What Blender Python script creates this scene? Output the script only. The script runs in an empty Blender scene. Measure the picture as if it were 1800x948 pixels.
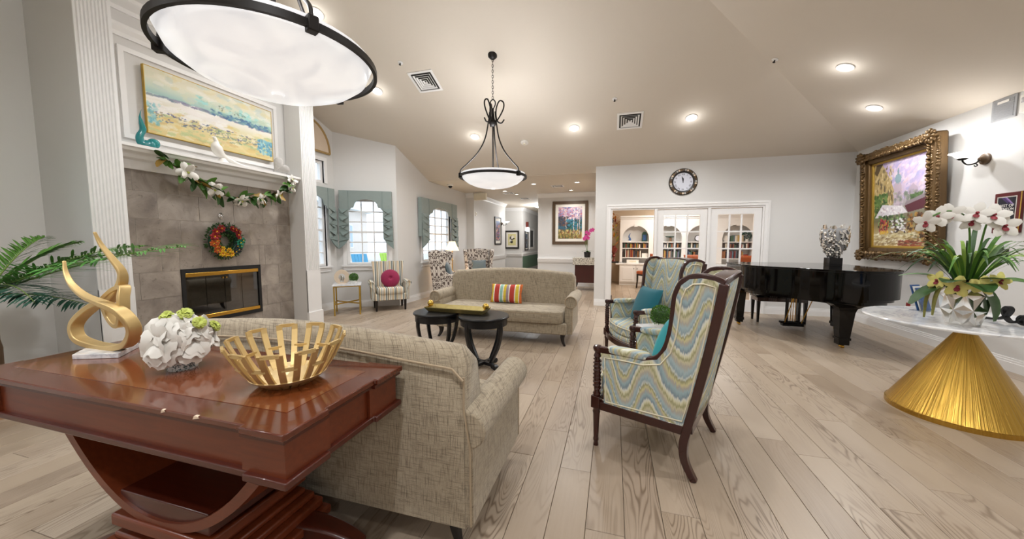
import bpy, bmesh, math, random
import numpy as np
from math import sin, cos, pi, radians, sqrt, atan2, tan
from mathutils import Matrix, Vector
random.seed(7)
SC = bpy.context.scene
COL = SC.collection

# ------------------------------------------------------------------ camera, world, exposure
cam_d = bpy.data.cameras.new('camera'); cam = bpy.data.objects.new('camera', cam_d); COL.objects.link(cam)
cam_d.sensor_fit = 'HORIZONTAL'; cam_d.sensor_width = 36.0; cam_d.lens = 36.0*620/1800
cam_d.clip_start = 0.05; cam_d.clip_end = 200
cam.location = (0, 0, 1.36); cam.rotation_euler = (radians(90-4.5), 0, radians(16.0))
SC.camera = cam
vs = SC.view_settings
SC.display_settings.display_device = 'sRGB'
vs.view_transform = 'Standard'; vs.look = 'None'; vs.gamma = 1.0; vs.use_curve_mapping = False
vs.exposure = -0.22
W = bpy.data.worlds.new('world'); SC.world = W; W.use_nodes = True
_bg = W.node_tree.nodes['Background']; _bg.inputs[0].default_value = (0.80, 0.90, 1.0, 1); _bg.inputs[1].default_value = 3.0
DOWN_W = 150.0      # watts of each recessed ceiling lamp
PEND_E = 7.0       # emission of the pendant glass bowls

# ------------------------------------------------------------------ helpers
def lin(c):
    if isinstance(c, str):
        c = [int(c[i:i+2], 16)/255 for i in (0, 2, 4)]
        c = [(x/12.92 if x <= .04045 else ((x+.055)/1.055)**2.4) for x in c]
    return (c[0], c[1], c[2], 1.0)

class NTree:
    def __init__(s, name):
        s.m = bpy.data.materials.new(name); s.m.use_nodes = True
        s.t = s.m.node_tree; s.b = s.t.nodes['Principled BSDF']; s.out = s.t.nodes['Material Output']
    def n(s, typ, _p=None, **ins):
        nd = s.t.nodes.new('ShaderNode'+typ)
        for k, v in (_p or {}).items(): setattr(nd, k, v)
        for k, v in ins.items():
            sock = nd.inputs[int(k[1:])] if (k[0] == 'i' and k[1:].isdigit()) else nd.inputs[k.replace('_', ' ')]
            if isinstance(v, bpy.types.NodeSocket): s.t.links.new(v, sock)
            else: sock.default_value = v
        return nd
    def math(s, op, a, b=0.0, c=None):
        k = dict(i0=a, i1=b)
        if c is not None: k['i2'] = c
        return s.n('Math', {'operation': op}, **k).outputs[0]
    def ramp(s, fac, stops, interp='LINEAR'):
        r = s.n('ValToRGB', None, i0=fac); cr = r.color_ramp; cr.interpolation = interp
        while len(cr.elements) < len(stops): cr.elements.new(0.5)
        for e, (p, c) in zip(cr.elements, stops):
            e.position = p
        for e, (p, c) in zip(cr.elements, stops):
            e.color = lin(c)
        return r.outputs[0]
    def mix(s, f, a, b, blend='MIX'):
        nd = s.t.nodes.new('ShaderNodeMix'); nd.data_type = 'RGBA'; nd.blend_type = blend
        for sock, v in ((nd.inputs[0], f), (nd.inputs[6], a), (nd.inputs[7], b)):
            if isinstance(v, bpy.types.NodeSocket): s.t.links.new(v, sock)
            elif isinstance(v, (int, float)): sock.default_value = v
            else: sock.default_value = lin(v)
        return nd.outputs[2]
    def obj(s, scale=(1, 1, 1), rot=(0, 0, 0), loc=(0, 0, 0)):
        tc = s.n('TexCoord').outputs['Object']
        return s.n('Mapping', None, Vector=tc, Scale=scale, Rotation=rot, Location=loc).outputs[0]
    def noise(s, vec, scale=5, detail=3, rough=.5, dist=0.0):
        return s.n('TexNoise', None, Vector=vec, Scale=scale, Detail=detail, Roughness=rough, Distortion=dist).outputs['Fac']
    def sep(s, vec):
        return s.n('SeparateXYZ', None, i0=vec).outputs
    def comb(s, x=0.0, y=0.0, z=0.0):
        return s.n('CombineXYZ', None, i0=x, i1=y, i2=z).outputs[0]
    def bump(s, h, strength=.3, dist=.01):
        b = s.n('Bump', None, Height=h, Strength=strength, Distance=dist)
        s.t.links.new(b.outputs[0], s.b.inputs['Normal'])
    def set(s, **k):
        al = dict(col='Base Color', rough='Roughness', metal='Metallic', spec='Specular IOR Level', trans='Transmission Weight',
                  ior='IOR', emc='Emission Color', ems='Emission Strength', coat='Coat Weight', coatr='Coat Roughness',
                  sheen='Sheen Weight', sss='Subsurface Weight', aniso='Anisotropic', alpha='Alpha')
        for kk, v in k.items():
            sock = s.b.inputs[al[kk]]
            if isinstance(v, bpy.types.NodeSocket): s.t.links.new(v, sock)
            else:
                if kk in ('col', 'emc'): v = lin(v)
                sock.default_value = v
        return s.m

MAT = {}
def simple(name, col, rough=.5, metal=0.0, var=.06, vscale=9, bump=0.0, **k):
    """a plain finish with slight procedural mottling"""
    t = NTree(name); v = t.obj()
    f = t.noise(v, vscale, 3)
    c = lin(col); d = tuple(max(0, x*(1-var)) for x in c[:3]); l = tuple(min(1, x*(1+var)) for x in c[:3])
    t.set(col=t.mix(f, d, l), rough=rough, metal=metal, **k)
    if bump: t.bump(t.noise(v, vscale*12, 3), bump, .004)
    MAT[name] = t.m
    return t.m

class MB:
    """collects geometry for ONE mesh object"""
    def __init__(s, M=None): s.v = []; s.f = []; s.M = M or Matrix(); s.u = None
    def add(s, vs, fs):
        o = len(s.v); s.v += [tuple(s.M @ Vector(p)) for p in vs]; s.f += [tuple(o+i for i in f) for f in fs]; return s
    def box(s, x0, y0, z0, x1, y1, z1):
        x0, x1 = min(x0, x1), max(x0, x1); y0, y1 = min(y0, y1), max(y0, y1); z0, z1 = min(z0, z1), max(z0, z1)
        return s.add([(x0, y0, z0), (x1, y0, z0), (x1, y1, z0), (x0, y1, z0), (x0, y0, z1), (x1, y0, z1), (x1, y1, z1), (x0, y1, z1)],
                     [(0, 3, 2, 1), (4, 5, 6, 7), (0, 1, 5, 4), (1, 2, 6, 5), (2, 3, 7, 6), (3, 0, 4, 7)])
    def hexa(s, b, t):
        return s.add(list(b)+list(t), [(0, 3, 2, 1), (4, 5, 6, 7), (0, 1, 5, 4), (1, 2, 6, 5), (2, 3, 7, 6), (3, 0, 4, 7)])
    def bar(s, p, q, w, h, up=(0, 0, 1)):
        p = Vector(p); q = Vector(q); d = (q-p).normalized(); up = Vector(up)
        if abs(d.dot(up)) > .98: up = Vector((1, 0, 0))
        r = d.cross(up).normalized()*(w/2); u = r.cross(d).normalized()*(h/2)
        return s.hexa([p-r-u, p+r-u, q+r-u, q-r-u], [p-r+u, p+r+u, q+r+u, q-r+u])
    def tube(s, pts, r=.01, n=8, closed=False, flat=None, up=None, cap=True):
        P = [Vector(p) for p in pts]; m = len(P)
        R = r if isinstance(r, (list, tuple)) else [r]*m
        tang = []
        for i in range(m):
            a = P[(i-1) % m] if (closed or i > 0) else P[i]; b = P[(i+1) % m] if (closed or i < m-1) else P[i]
            t = (b-a); tang.append(t.normalized() if t.length > 1e-9 else Vector((0, 0, 1)))
        nrm = Vector(up) if up else (Vector((0, 0, 1)) if abs(tang[0].z) < .9 else Vector((1, 0, 0)))
        rings = []
        for i in range(m):
            t = tang[i]
            if up: nrm = Vector(up)
            u = nrm - t*nrm.dot(t)
            if u.length < 1e-6: u = t.orthogonal()
            u.normalize(); w = t.cross(u); nrm = u
            ring = []
            if flat:
                a, b = flat; k = R[i]
                for (sx, sy) in ((-1, -1), (1, -1), (1, 1), (-1, 1)): ring.append(P[i]+w*(sx*a*k/2)+u*(sy*b*k/2))
            else:
                for j in range(n):
                    an = 2*pi*j/n; ring.append(P[i]+u*(cos(an)*R[i])+w*(sin(an)*R[i]))
            rings.append(ring)
        k = len(rings[0]); vs = [q for g in rings for q in g]; fs = []
        for i in range(m if closed else m-1):
            a = i*k; b = ((i+1) % m)*k
            for j in range(k): fs.append((a+j, a+(j+1) % k, b+(j+1) % k, b+j))
        if cap and not closed: fs.append(tuple(range(k-1, -1, -1))); fs.append(tuple(range((m-1)*k, m*k)))
        return s.add(vs, fs)
    def lathe(s, prof, n=24, c=(0, 0, 0), sx=1, sy=1, a0=0.0, cap=True):
        vs = []; fs = []; m = len(prof)
        for (r, z) in prof:
            for j in range(n):
                a = a0+2*pi*j/n; vs.append((c[0]+r*cos(a)*sx, c[1]+r*sin(a)*sy, c[2]+z))
        for i in range(m-1):
            for j in range(n): fs.append((i*n+j, i*n+(j+1) % n, (i+1)*n+(j+1) % n, (i+1)*n+j))
        if prof[0] == prof[-1]: cap = False
        if cap and prof[0][0] > 1e-5: fs.append(tuple(range(n-1, -1, -1)))
        if cap and prof[-1][0] > 1e-5: fs.append(tuple(range((m-1)*n, m*n)))
        return s.add(vs, fs)
    def ball(s, c, r, sc=(1, 1, 1), nu=12, nv=8):
        prof = [(r*sin(pi*i/nv), -r*cos(pi*i/nv)) for i in range(nv+1)]
        vs = []; fs = []
        for (q, z) in prof:
            for j in range(nu):
                a = 2*pi*j/nu; vs.append((c[0]+q*cos(a)*sc[0], c[1]+q*sin(a)*sc[1], c[2]+z*sc[2]))
        for i in range(nv):
            for j in range(nu): fs.append((i*nu+j, i*nu+(j+1) % nu, (i+1)*nu+(j+1) % nu, (i+1)*nu+j))
        return s.add(vs, fs)
    def cushion(s, c, size, e=.35, nu=24, nv=14, puff=.0):
        """superellipsoid cushion"""
        def sg(x, p): return math.copysign(abs(x)**p, x)
        vs = []; fs = []
        for i in range(nv+1):
            ph = -pi/2+pi*i/nv
            for j in range(nu):
                th = 2*pi*j/nu
                x = sg(cos(ph), e)*sg(cos(th), e); y = sg(cos(ph), e)*sg(sin(th), e); z = sg(sin(ph), e if puff == 0 else .9)
                vs.append((c[0]+x*size[0]/2, c[1]+y*size[1]/2, c[2]+z*size[2]/2))
        for i in range(nv):
            for j in range(nu): fs.append((i*nu+j, i*nu+(j+1) % nu, (i+1)*nu+(j+1) % nu, (i+1)*nu+j))
        return s.add(vs, fs)
    def pillow(s, c, w, h, t, n=14, M=None):
        """square knife-edge pillow in local xz, thickness along y"""
        vs = []; fs = []; M = M or Matrix()
        for side in (1, -1):
            o = len(vs)
            for i in range(n+1):
                for j in range(n+1):
                    u = -1+2*i/n; v = -1+2*j/n
                    d = max(0, (1-u**2)*(1-v**2))**.42
                    k = 1-.06*(1-abs(u*v))*(max(abs(u), abs(v)))**4
                    vs.append(M @ Vector((u*w/2*k, side*d*t/2, v*h/2*k))+Vector(c))
            for i in range(n):
                for j in range(n):
                    q = (o+i*(n+1)+j, o+(i+1)*(n+1)+j, o+(i+1)*(n+1)+j+1, o+i*(n+1)+j+1)
                    fs.append(q if side < 0 else q[::-1])
        return s.add(vs, fs)
    def prism(s, poly, a, b, plane='xz'):
        """poly (2-D) extruded from a to b along the third axis"""
        def P(u, v, w): return {'xz': (u, w, v), 'yz': (w, u, v), 'xy': (u, v, w)}[plane]
        n = len(poly); vs = [P(u, v, a) for u, v in poly]+[P(u, v, b) for u, v in poly]
        fs = [tuple(range(n)), tuple(range(2*n-1, n-1, -1))]+[(i, n+i, n+(i+1) % n, (i+1) % n) for i in range(n)]
        return s.add(vs, fs)
    def strip(s, rows, thick=None):
        """grid of points rows[i][j]"""
        m = len(rows); k = len(rows[0]); vs = [p for r in rows for p in r]; fs = []
        for i in range(m-1):
            for j in range(k-1): fs.append((i*k+j, i*k+j+1, (i+1)*k+j+1, (i+1)*k+j))
        return s.add(vs, fs)
    def mesh(s, name):
        me = bpy.data.meshes.new(name); me.from_pydata(s.v, [], s.f); me.update()
        bm = bmesh.new(); bm.from_mesh(me); bmesh.ops.recalc_face_normals(bm, faces=bm.faces); bm.to_mesh(me); bm.free()
        return me
    def build(s, name, mat, parent=None, smooth=None, bevel=0.0, seg=2, solid=0.0, sub=0):
        me = s.mesh(name)
        if mat is not None: me.materials.append(MAT[mat] if isinstance(mat, str) else mat)
        if smooth is not None:
            me.polygons.foreach_set('use_smooth', [True]*len(me.polygons))
            if smooth: me.set_sharp_from_angle(angle=radians(smooth))
        o = bpy.data.objects.new(name, me); COL.objects.link(o)
        if parent is not None: o.parent = parent
        if solid:
            d = o.modifiers.new('solid', 'SOLIDIFY'); d.thickness = solid; d.offset = 0
        if sub:
            d = o.modifiers.new('sub', 'SUBSURF'); d.levels = sub; d.render_levels = sub
        if bevel:
            d = o.modifiers.new('bevel', 'BEVEL'); d.width = bevel; d.segments = seg; d.limit_method = 'ANGLE'; d.angle_limit = radians(40)
            me.polygons.foreach_set('use_smooth', [True]*len(me.polygons)); me.set_sharp_from_angle(angle=radians(50))
        return o

def tag(o, label, cat, group=None):
    o['label'] = label; o['category'] = cat
    if group: o['group'] = group
    return o
def thing(name, label, cat, loc=(0, 0, 0), rz=0.0, group=None):
    o = bpy.data.objects.new(name, None); COL.objects.link(o); o.empty_display_size = .1
    o.location = loc; o.rotation_euler = (0, 0, rz)
    return tag(o, label, cat, group)
def struct(o):
    o['kind'] = 'structure'; return o
def kids(o): return [c for c in bpy.data.objects if c.parent == o]
def dup(root, loc, rz, label=None, group=None):
    r = root.copy(); COL.objects.link(r); r.location = loc; r.rotation_euler = (0, 0, rz)
    if label: r['label'] = label
    if group: r['group'] = group
    for ch in kids(root):
        c = ch.copy(); COL.objects.link(c); c.parent = r
        for g in kids(ch):
            d = g.copy(); COL.objects.link(d); d.parent = c
    return r
def RZ(a): return Matrix.Rotation(a, 4, 'Z')
def TR(x, y, z): return Matrix.Translation((x, y, z))
def bez(p, n=12):
    """Catmull-Rom through points"""
    P = [Vector(q) for q in p]; P = [P[0]*2-P[1]]+P+[P[-1]*2-P[-2]]; out = []
    for i in range(1, len(P)-2):
        a, b, c, d = P[i-1:i+3]
        for k in range(n):
            t = k/n; out.append(.5*((2*b)+(c-a)*t+(2*a-5*b+4*c-d)*t*t+(3*b-a-3*c+d)*t**3))
    out.append(P[-2]); return out
def arc(cx, cz, r, a0, a1, n): return [(cx+r*cos(a0+(a1-a0)*i/n), cz+r*sin(a0+(a1-a0)*i/n)) for i in range(n+1)]
def text_mesh(name, body, size, mat, parent, M, extrude=.001, align='CENTER'):
    cu = bpy.data.curves.new(name, 'FONT'); cu.body = body; cu.size = size; cu.extrude = extrude; cu.align_x = align; cu.align_y = 'CENTER'
    t = bpy.data.objects.new(name+'_src', cu); COL.objects.link(t)
    me = bpy.data.meshes.new_from_object(t); bpy.data.objects.remove(t); me.transform(M); me.name = name
    me.materials.clear(); me.materials.append(MAT[mat])
    o = bpy.data.objects.new(name, me); COL.objects.link(o); o.parent = parent
    return o
# ------------------------------------------------------------------ materials
simple('wall_paint', 'd8d6d3', .75, var=.012, vscale=2, bump=.03)
simple('ceiling_paint', 'd3c9bb', .85, var=.015, vscale=2, bump=.03)
simple('trim_white', 'eceae8', .4, var=.01)
simple('fluted_white', 'e9e8e7', .45, var=.015)
simple('library_wall', 'dcc7ae', .8, var=.02)
simple('green_wainscot', '5f7a64', .6, var=.03)
simple('black_iron', '1c1816', .5, .4, var=.2)
simple('black_lacquer', '020203', .07, var=.1, spec=.35)
simple('black_paint', '0c0d11', .3, var=.2, vscale=20, bump=.02)
simple('dark_leg', '17100e', .35, var=.2)
simple('gold', 'd2b67e', .46, .7, var=.12, vscale=14, bump=.04)
simple('gold_bright', 'd8b45c', .22, 1.0, var=.08, vscale=14)
simple('gold_inside', 'f0dcae', .4, .75, var=.06)
simple('gold_paint', 'c3a24c', .42, .75, var=.12, vscale=20)
simple('brass', 'cda24a', .25, 1.0, var=.1)
simple('tray_gold', 'a3935f', .45, .7, var=.25, vscale=25, bump=.1)
simple('chrome', 'dcdcde', .12, 1.0, var=.05)
simple('silver_foil', 'e4e2de', .16, 1.0, var=.1, vscale=12)
simple('plastic_white', 'ece9e2', .5, var=.02)
simple('plastic_cream', 'e4dcc6', .5, var=.02)
simple('black_matte', '0b0b0c', .55, var=.2)
simple('rubber_black', '0f0f10', .7, var=.1)
simple('grille_grey', 'a3a4a6', .5, .2, var=.08, vscale=30)
simple('dark_gap', '2a2826', .8, var=.1)
simple('teal_velvet', '04606f', .8, var=.12, sheen=.15)
simple('turquoise_fabric', '2f9aa3', .8, var=.12, sheen=.1)
simple('magenta_velvet', '8a0740', .75, var=.15, sheen=.25)
simple('slate_velvet', '54646b', .75, var=.12, sheen=.6)
simple('teal_glass', '0f7f83', .12, var=.3, vscale=12, coat=.5)
simple('porcelain_white', 'efece6', .35, var=.03)
simple('stone_grey', 'b4b0ab', .9, var=.2, vscale=40, bump=.4)
simple('leaf_dark', '2f5220', .5, var=.35, vscale=12)
simple('leaf_mid', '4d7a2a', .5, var=.3, vscale=12)
simple('leaf_light', '86a83e', .5, var=.3, vscale=12)
simple('leaf_teal', '1f4a3a', .5, var=.3, vscale=12)
simple('leaf_gold', '9a7a35', .6, var=.3, vscale=14)
simple('exterior_glass', '8ea3b4', .2)
simple('palm_leaf', '5a9a45', .45, var=.4, vscale=6)
simple('palm_stem', '6f8a3a', .6, var=.2)
simple('petal_white', 'e2dfd8', .6, var=.05, vscale=14)
simple('petal_green', 'b6c25a', .6, var=.15, vscale=14)
simple('petal_yellow', 'd8d07a', .6, var=.15, vscale=14)
simple('petal_red', '8c1018', .6, var=.25, vscale=20)
simple('petal_orange', 'c25818', .6, var=.2, vscale=20)
simple('petal_gold', 'e0b21c', .6, var=.2, vscale=20)
simple('petal_teal', '1c8063', .6, var=.25, vscale=20)
simple('petal_navy', '232b3a', .6, var=.3, vscale=20)
simple('petal_pink', 'c8418c', .6, var=.2, vscale=20)
simple('orchid_lip', '8a2a35', .6, var=.3, vscale=30)
simple('amaranth', '8c8a4a', .9, var=.3, vscale=60, bump=.5)
simple('pinecone', '5a3a22', .8, var=.3, vscale=30)
simple('twig', '5b4630', .8, var=.3)
simple('topiary_green', '4d7a26', .7, var=.5, vscale=60)
simple('stoneware', 'a9876a', .7, var=.08)
simple('wood_pale', 'd9c5ad', .6, var=.08)
simple('urn_red', '6e2418', .3, var=.25)
simple('autumn', 'c07a22', .7, var=.5, vscale=25)
simple('autumn_yellow', 'b9a22e', .7, var=.4, vscale=25)
simple('orange_leather', 'a4512a', .5, var=.15)
simple('exterior_ground', 'b9b6ae', .9, var=.1)
simple('exterior_white', 'dfe5ea', .8, var=.05)
simple('chair_red', 'd8324a', .5); simple('chair_green', 'a9d24c', .5); simple('chair_blue', '4aa0c8', .5)
simple('paper_white', 'eeece6', .7, var=.03)
simple('outlet_red', '8e1512', .4, var=.05)
simple('brochure_blue', '32598f', .35, var=.5, vscale=22)
simple('black_glass', '0a0b0d', .1)
simple('lampshade_off', 'efe6d2', .8)
simple('log_ash', '77716a', .95, var=.5, vscale=20, bump=.5)
simple('firebrick', '4d4844', .95, var=.3, vscale=10, bump=.3)
simple('valance_green', '88938f', .85, var=.06, vscale=16, sheen=.3)
simple('valance_fold', '7b8985', .85, var=.06, vscale=16, sheen=.3)
simple('shade_fabric', 'd9c6b0', .9, var=.05)
simple('rope_gold', 'a88a58', .8, var=.3, vscale=60, bump=.5)
simple('clock_face', 'd9dbe6', .5, var=.03)
simple('plaque_wood', '5a1416', .3, var=.2, vscale=6)
simple('mat_board', 'ece7dd', .8, var=.02)
simple('frame_black', '1a1412', .4, var=.3)
simple('subfloor', '3a3028', .9)
for i, c in enumerate(['7a1f1c', '2b3350', 'b7a488', '3c2c22', '9c6236', '1d1d22', '566b7c', 'e0d9cb', 'b3923f', '6a5a6e', '3f5a45', '7d3a2e']):
    simple('book_%d' % i, c, .6, var=.1, vscale=30)

def emis(name, col, st):
    t = NTree(name); t.set(col=col, rough=.4, emc=col, ems=st); MAT[name] = t.m
emis('lamp_glow', 'fffaf0', 14.0)
emis('sconce_glow', 'fff6ea', 3.0)
emis('shade_glow', 'ffe2b0', 1.6)
emis('hall_glow', 'ffffff', 5.0)
emis('library_glow', 'fff4e6', 1.8)

# pendant bowl: frosted alabaster glass lit from inside
t = NTree('pendant_glass'); v = t.obj((3, 3, 5))
f = t.noise(v, 1.6, 2, .4, 1.2)
t.set(col='f2f3f6', rough=.25, emc=t.ramp(f, [(.25, 'dfe2e8'), (.6, 'ffffff')]), ems=PEND_E*.10); MAT['pendant_glass'] = t.m

# window / cabinet glass: thin pane
t = NTree('window_glass')
tr = t.n('BsdfTransparent', None, Color=(.96, .98, 1, 1)); gl = t.n('BsdfGlossy', None, Roughness=.02)
lw = t.n('LayerWeight', None, Blend=.5)
fz = t.math('MULTIPLY_ADD', t.math('POWER', lw.outputs['Facing'], 4.0), .45, .03)
mx = t.n('MixShader', None, i0=fz, i1=tr.outputs[0], i2=gl.outputs[0])
t.t.links.new(mx.outputs[0], t.out.inputs[0]); MAT['window_glass'] = t.m
t = NTree('smoked_glass')
tr = t.n('BsdfTransparent', None, Color=(.30, .32, .34, 1)); gl = t.n('BsdfGlossy', None, Roughness=.03)
mx = t.n('MixShader', None, i0=.14, i1=tr.outputs[0], i2=gl.outputs[0])
t.t.links.new(mx.outputs[0], t.out.inputs[0]); MAT['smoked_glass'] = t.m

# floor planks: pale greyed oak, each plank with its own figure
t = NTree('oak_plank')
rn = t.n('Attribute', {'attribute_name': 'rnd'}).outputs['Fac']
s_ = t.sep(t.n('TexCoord').outputs['Object'])
x = t.math('MULTIPLY_ADD', rn, 37.0, s_[0]); y = t.math('MULTIPLY_ADD', rn, 91.0, s_[1])
vec = t.comb(t.math('MULTIPLY', x, 6.5), t.math('MULTIPLY', y, .85), rn)
fld = t.noise(vec, 1.0, 2, .45, .3)
rings = t.math('SINE', t.math('MULTIPLY', fld, 150.0))
rings = t.math('MULTIPLY_ADD', rings, .5, .5)
fine = t.noise(t.comb(t.math('MULTIPLY', x, 90.0), t.math('MULTIPLY', y, 4.0), rn), 1.0, 4, .6)
mask = t.noise(t.comb(t.math('MULTIPLY', x, 3.0), t.math('MULTIPLY', y, .6), t.math('ADD', rn, 5.0)), 1.3, 2)
mask = t.n('MapRange', None, i0=mask, i1=.42, i2=.66).outputs[0]
g = t.math('MULTIPLY', t.math('POWER', rings, 3.5), mask)
base = t.ramp(t.math('FRACT', t.math('MULTIPLY', rn, 7.31)), [(0, '978573'), (.3, 'a89783'), (.6, '93806b'), (.85, 'ae9e8c'), (1, '8a7763')])
c = t.mix(t.math('MULTIPLY', fine, .5), base, 'b2a290')
c = t.mix(t.math('MULTIPLY', g, .7), c, '5d4936')
blot = t.n('MapRange', None, i0=t.noise(t.comb(t.math('MULTIPLY', x, 2.6), t.math('MULTIPLY', y, .8), rn), 1.1, 3), i1=.55, i2=.8).outputs[0]
c = t.mix(t.math('MULTIPLY', blot, .5), c, '7d6954')
t.set(col=c, rough=t.math('MULTIPLY_ADD', fine, .15, .27), spec=.5)
t.bump(t.math('ADD', g, fine), .12, .002); MAT['oak_plank'] = t.m

# stone tile of the fireplace
t = NTree('stone_tile'); v = t.obj()
rn = t.n('ObjectInfo').outputs['Random']
v2 = t.n('VectorMath', {'operation': 'ADD'}, i0=v, i1=t.comb(t.math('MULTIPLY', rn, 3.0), 0.0, 0.0)).outputs[0]
n1 = t.noise(v2, 3.5, 6, .62, .6); n2 = t.noise(v2, 26, 4, .6, .8)
c = t.ramp(n1, [(.3, '7b716a'), (.5, '958b81'), (.7, 'aba094')])
pit = t.n('MapRange', None, i0=n2, i1=.60, i2=.72).outputs[0]
c = t.mix(t.math('MULTIPLY', pit, .6), c, '5d544d')
t.set(col=c, rough=.5); t.bump(n2, .15, .004); MAT['stone_tile'] = t.m
simple('grout', 'b9b0a6', .9, var=.05)

# sofa tweed
def tweed(name, a, b, d):
    t = NTree(name); s_ = t.sep(t.n('TexCoord').outputs['Object'])
    h = t.math('ADD', s_[0], s_[1])
    w1 = t.noise(t.comb(t.math('MULTIPLY', h, 240.0), t.math('MULTIPLY', s_[2], 14.0), t.math('MULTIPLY', s_[1], 7.0)), 1.0, 2)
    w2 = t.noise(t.comb(t.math('MULTIPLY', h, 14.0), t.math('MULTIPLY', s_[2], 240.0), t.math('MULTIPLY', s_[1], 20.0)), 1.0, 2)
    w3 = t.noise(t.obj((1, 1, 1)), 330, 2)
    m1 = t.n('MapRange', None, i0=w1, i1=.5, i2=.68).outputs[0]; m2 = t.n('MapRange', None, i0=w2, i1=.5, i2=.7).outputs[0]
    c = t.mix(w3, a, b)
    c = t.mix(t.math('MULTIPLY', m1, .6), c, d); c = t.mix(t.math('MULTIPLY', m2, .5), c, d)
    t.set(col=c, rough=.9, sheen=.2); t.bump(t.math('ADD', w3, t.math('ADD', w1, w2)), .35, .003); MAT[name] = t.m
tweed('sofa_tweed', '8d806a', 'bcae97', '524535')
simple('sofa_piping', 'a5937a', .85, var=.1, vscale=60, bump=.2)
simple('piping_cream', 'e6dfc6', .8, var=.05)

# flame-stitch upholstery
t = NTree('flame_stitch'); s_ = t.sep(t.n('TexCoord').outputs['Object'])
h = t.math('MULTIPLY_ADD', s_[0], 1.0, t.math('MULTIPLY', s_[1], 1.0))
jag = t.noise(t.comb(t.math('MULTIPLY', h, 170.0), t.math('MULTIPLY', s_[2], 14.0), 0.0), 1.0, 1)
big = t.noise(t.comb(t.math('MULTIPLY', h, 2.5), t.math('MULTIPLY', s_[2], 1.3), 3.0), 1.0, 1)
wv = t.math('SINE', t.math('MULTIPLY_ADD', h, 21.0, t.math('MULTIPLY', big, 4.0)))
val = t.math('MULTIPLY_ADD', s_[2], 3.9, t.math('MULTIPLY', wv, .46))
val = t.math('ADD', val, t.math('MULTIPLY', t.math('SUBTRACT', jag, .5), .22))
val = t.math('ADD', val, t.math('MULTIPLY', big, .6))
fr = t.math('FRACT', val)
c = t.ramp(fr, [(0, '7f9aa8'), (.10, '9db8bf'), (.2, 'a8a094'), (.29, 'c9c29a'), (.36, '8e8a4c'), (.43, 'd6d3a8'), (.50, 'dfe0d6'), (.56, '5f7c8e'), (.66, '8fb0ba'), (.75, 'a79d92'), (.83, 'cfc88a'), (.9, '86844a'), (.95, 'cfd6cf'), (1.0, '7f9aa8')])
c = t.mix(.2, c, 'cfd0c9')
t.set(col=c, rough=.85); t.bump(jag, .2, .002); MAT['flame_stitch'] = t.m

# striped armchair fabric
t = NTree('stripe_fabric'); s_ = t.sep(t.n('TexCoord').outputs['Object'])
nx = t.sep(t.n('TexCoord').outputs['Normal'])[0]
side = t.math('GREATER_THAN', t.math('ABSOLUTE', nx), .75)
u = t.n('Mix', {'data_type': 'FLOAT'}, i0=side, i2=s_[0], i3=s_[1]).outputs[0]
fr = t.math('FRACT', t.math('MULTIPLY_ADD', u, 6.2, 10.03))
c = t.ramp(fr, [(0, 'e9e2d2'), (.1, '8f8272'), (.17, 'e9e2d2'), (.22, 'c9ad85'), (.34, 'eee8da'), (.42, '7c8583'), (.60, 'e9e2d2'), (.66, '6a5e50'), (.74, 'd9c9a8'), (.84, 'eee8da'), (.9, '8b9492')], 'CONSTANT')
t.set(col=c, rough=.85); MAT['stripe_fabric'] = t.m

# damask wing chairs: mirrored noise motif
t = NTree('damask_fabric'); s_ = t.sep(t.n('TexCoord').outputs['Object'])
h = t.math('ADD', s_[0], s_[1])
u = t.math('PINGPONG', h, .13); w = t.math('ADD', s_[2], t.math('MULTIPLY', t.math('FLOOR', t.math('MULTIPLY', h, 3.846)), .17))
w = t.math('PINGPONG', w, .26)
n1 = t.noise(t.comb(t.math('MULTIPLY', u, 26.0), t.math('MULTIPLY', w, 17.0), 4.2), 1.0, 2, .5, .9)
m = t.math('GREATER_THAN', n1, .51)
t.set(col=t.mix(m, 'd3cabf', '5e5049'), rough=.85); MAT['damask_fabric'] = t.m

# striped lumbar pillow
t = NTree('pillow_stripe'); s_ = t.sep(t.n('TexCoord').outputs['Object'])
fr = t.n('MapRange', None, i0=s_[0], i1=-.235, i2=.235).outputs[0]
st = [(0, 'c9822f'), (.04, 'd9c23e'), (.10, 'efe9dc'), (.135, 'b5382a'), (.29, 'efe9dc'), (.32, '8fbdb0'), (.41, 'efe9dc'), (.44, 'd9bd3a'), (.52, '9a8a94'), (.60, 'efe9dc'), (.63, 'b5382a'), (.78, 'efe9dc'), (.81, 'd9c23e'), (.91, 'efe9dc'), (.93, 'cf6a2c')]
c = t.ramp(fr, st, 'CONSTANT')
lad = t.math('GREATER_THAN', t.math('FRACT', t.math('MULTIPLY', s_[2], 55.0)), .6)
c = t.mix(t.math('MULTIPLY', lad, .25), c, '5a3a30'); t.set(col=c, rough=.85); MAT['pillow_stripe'] = t.m

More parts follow.
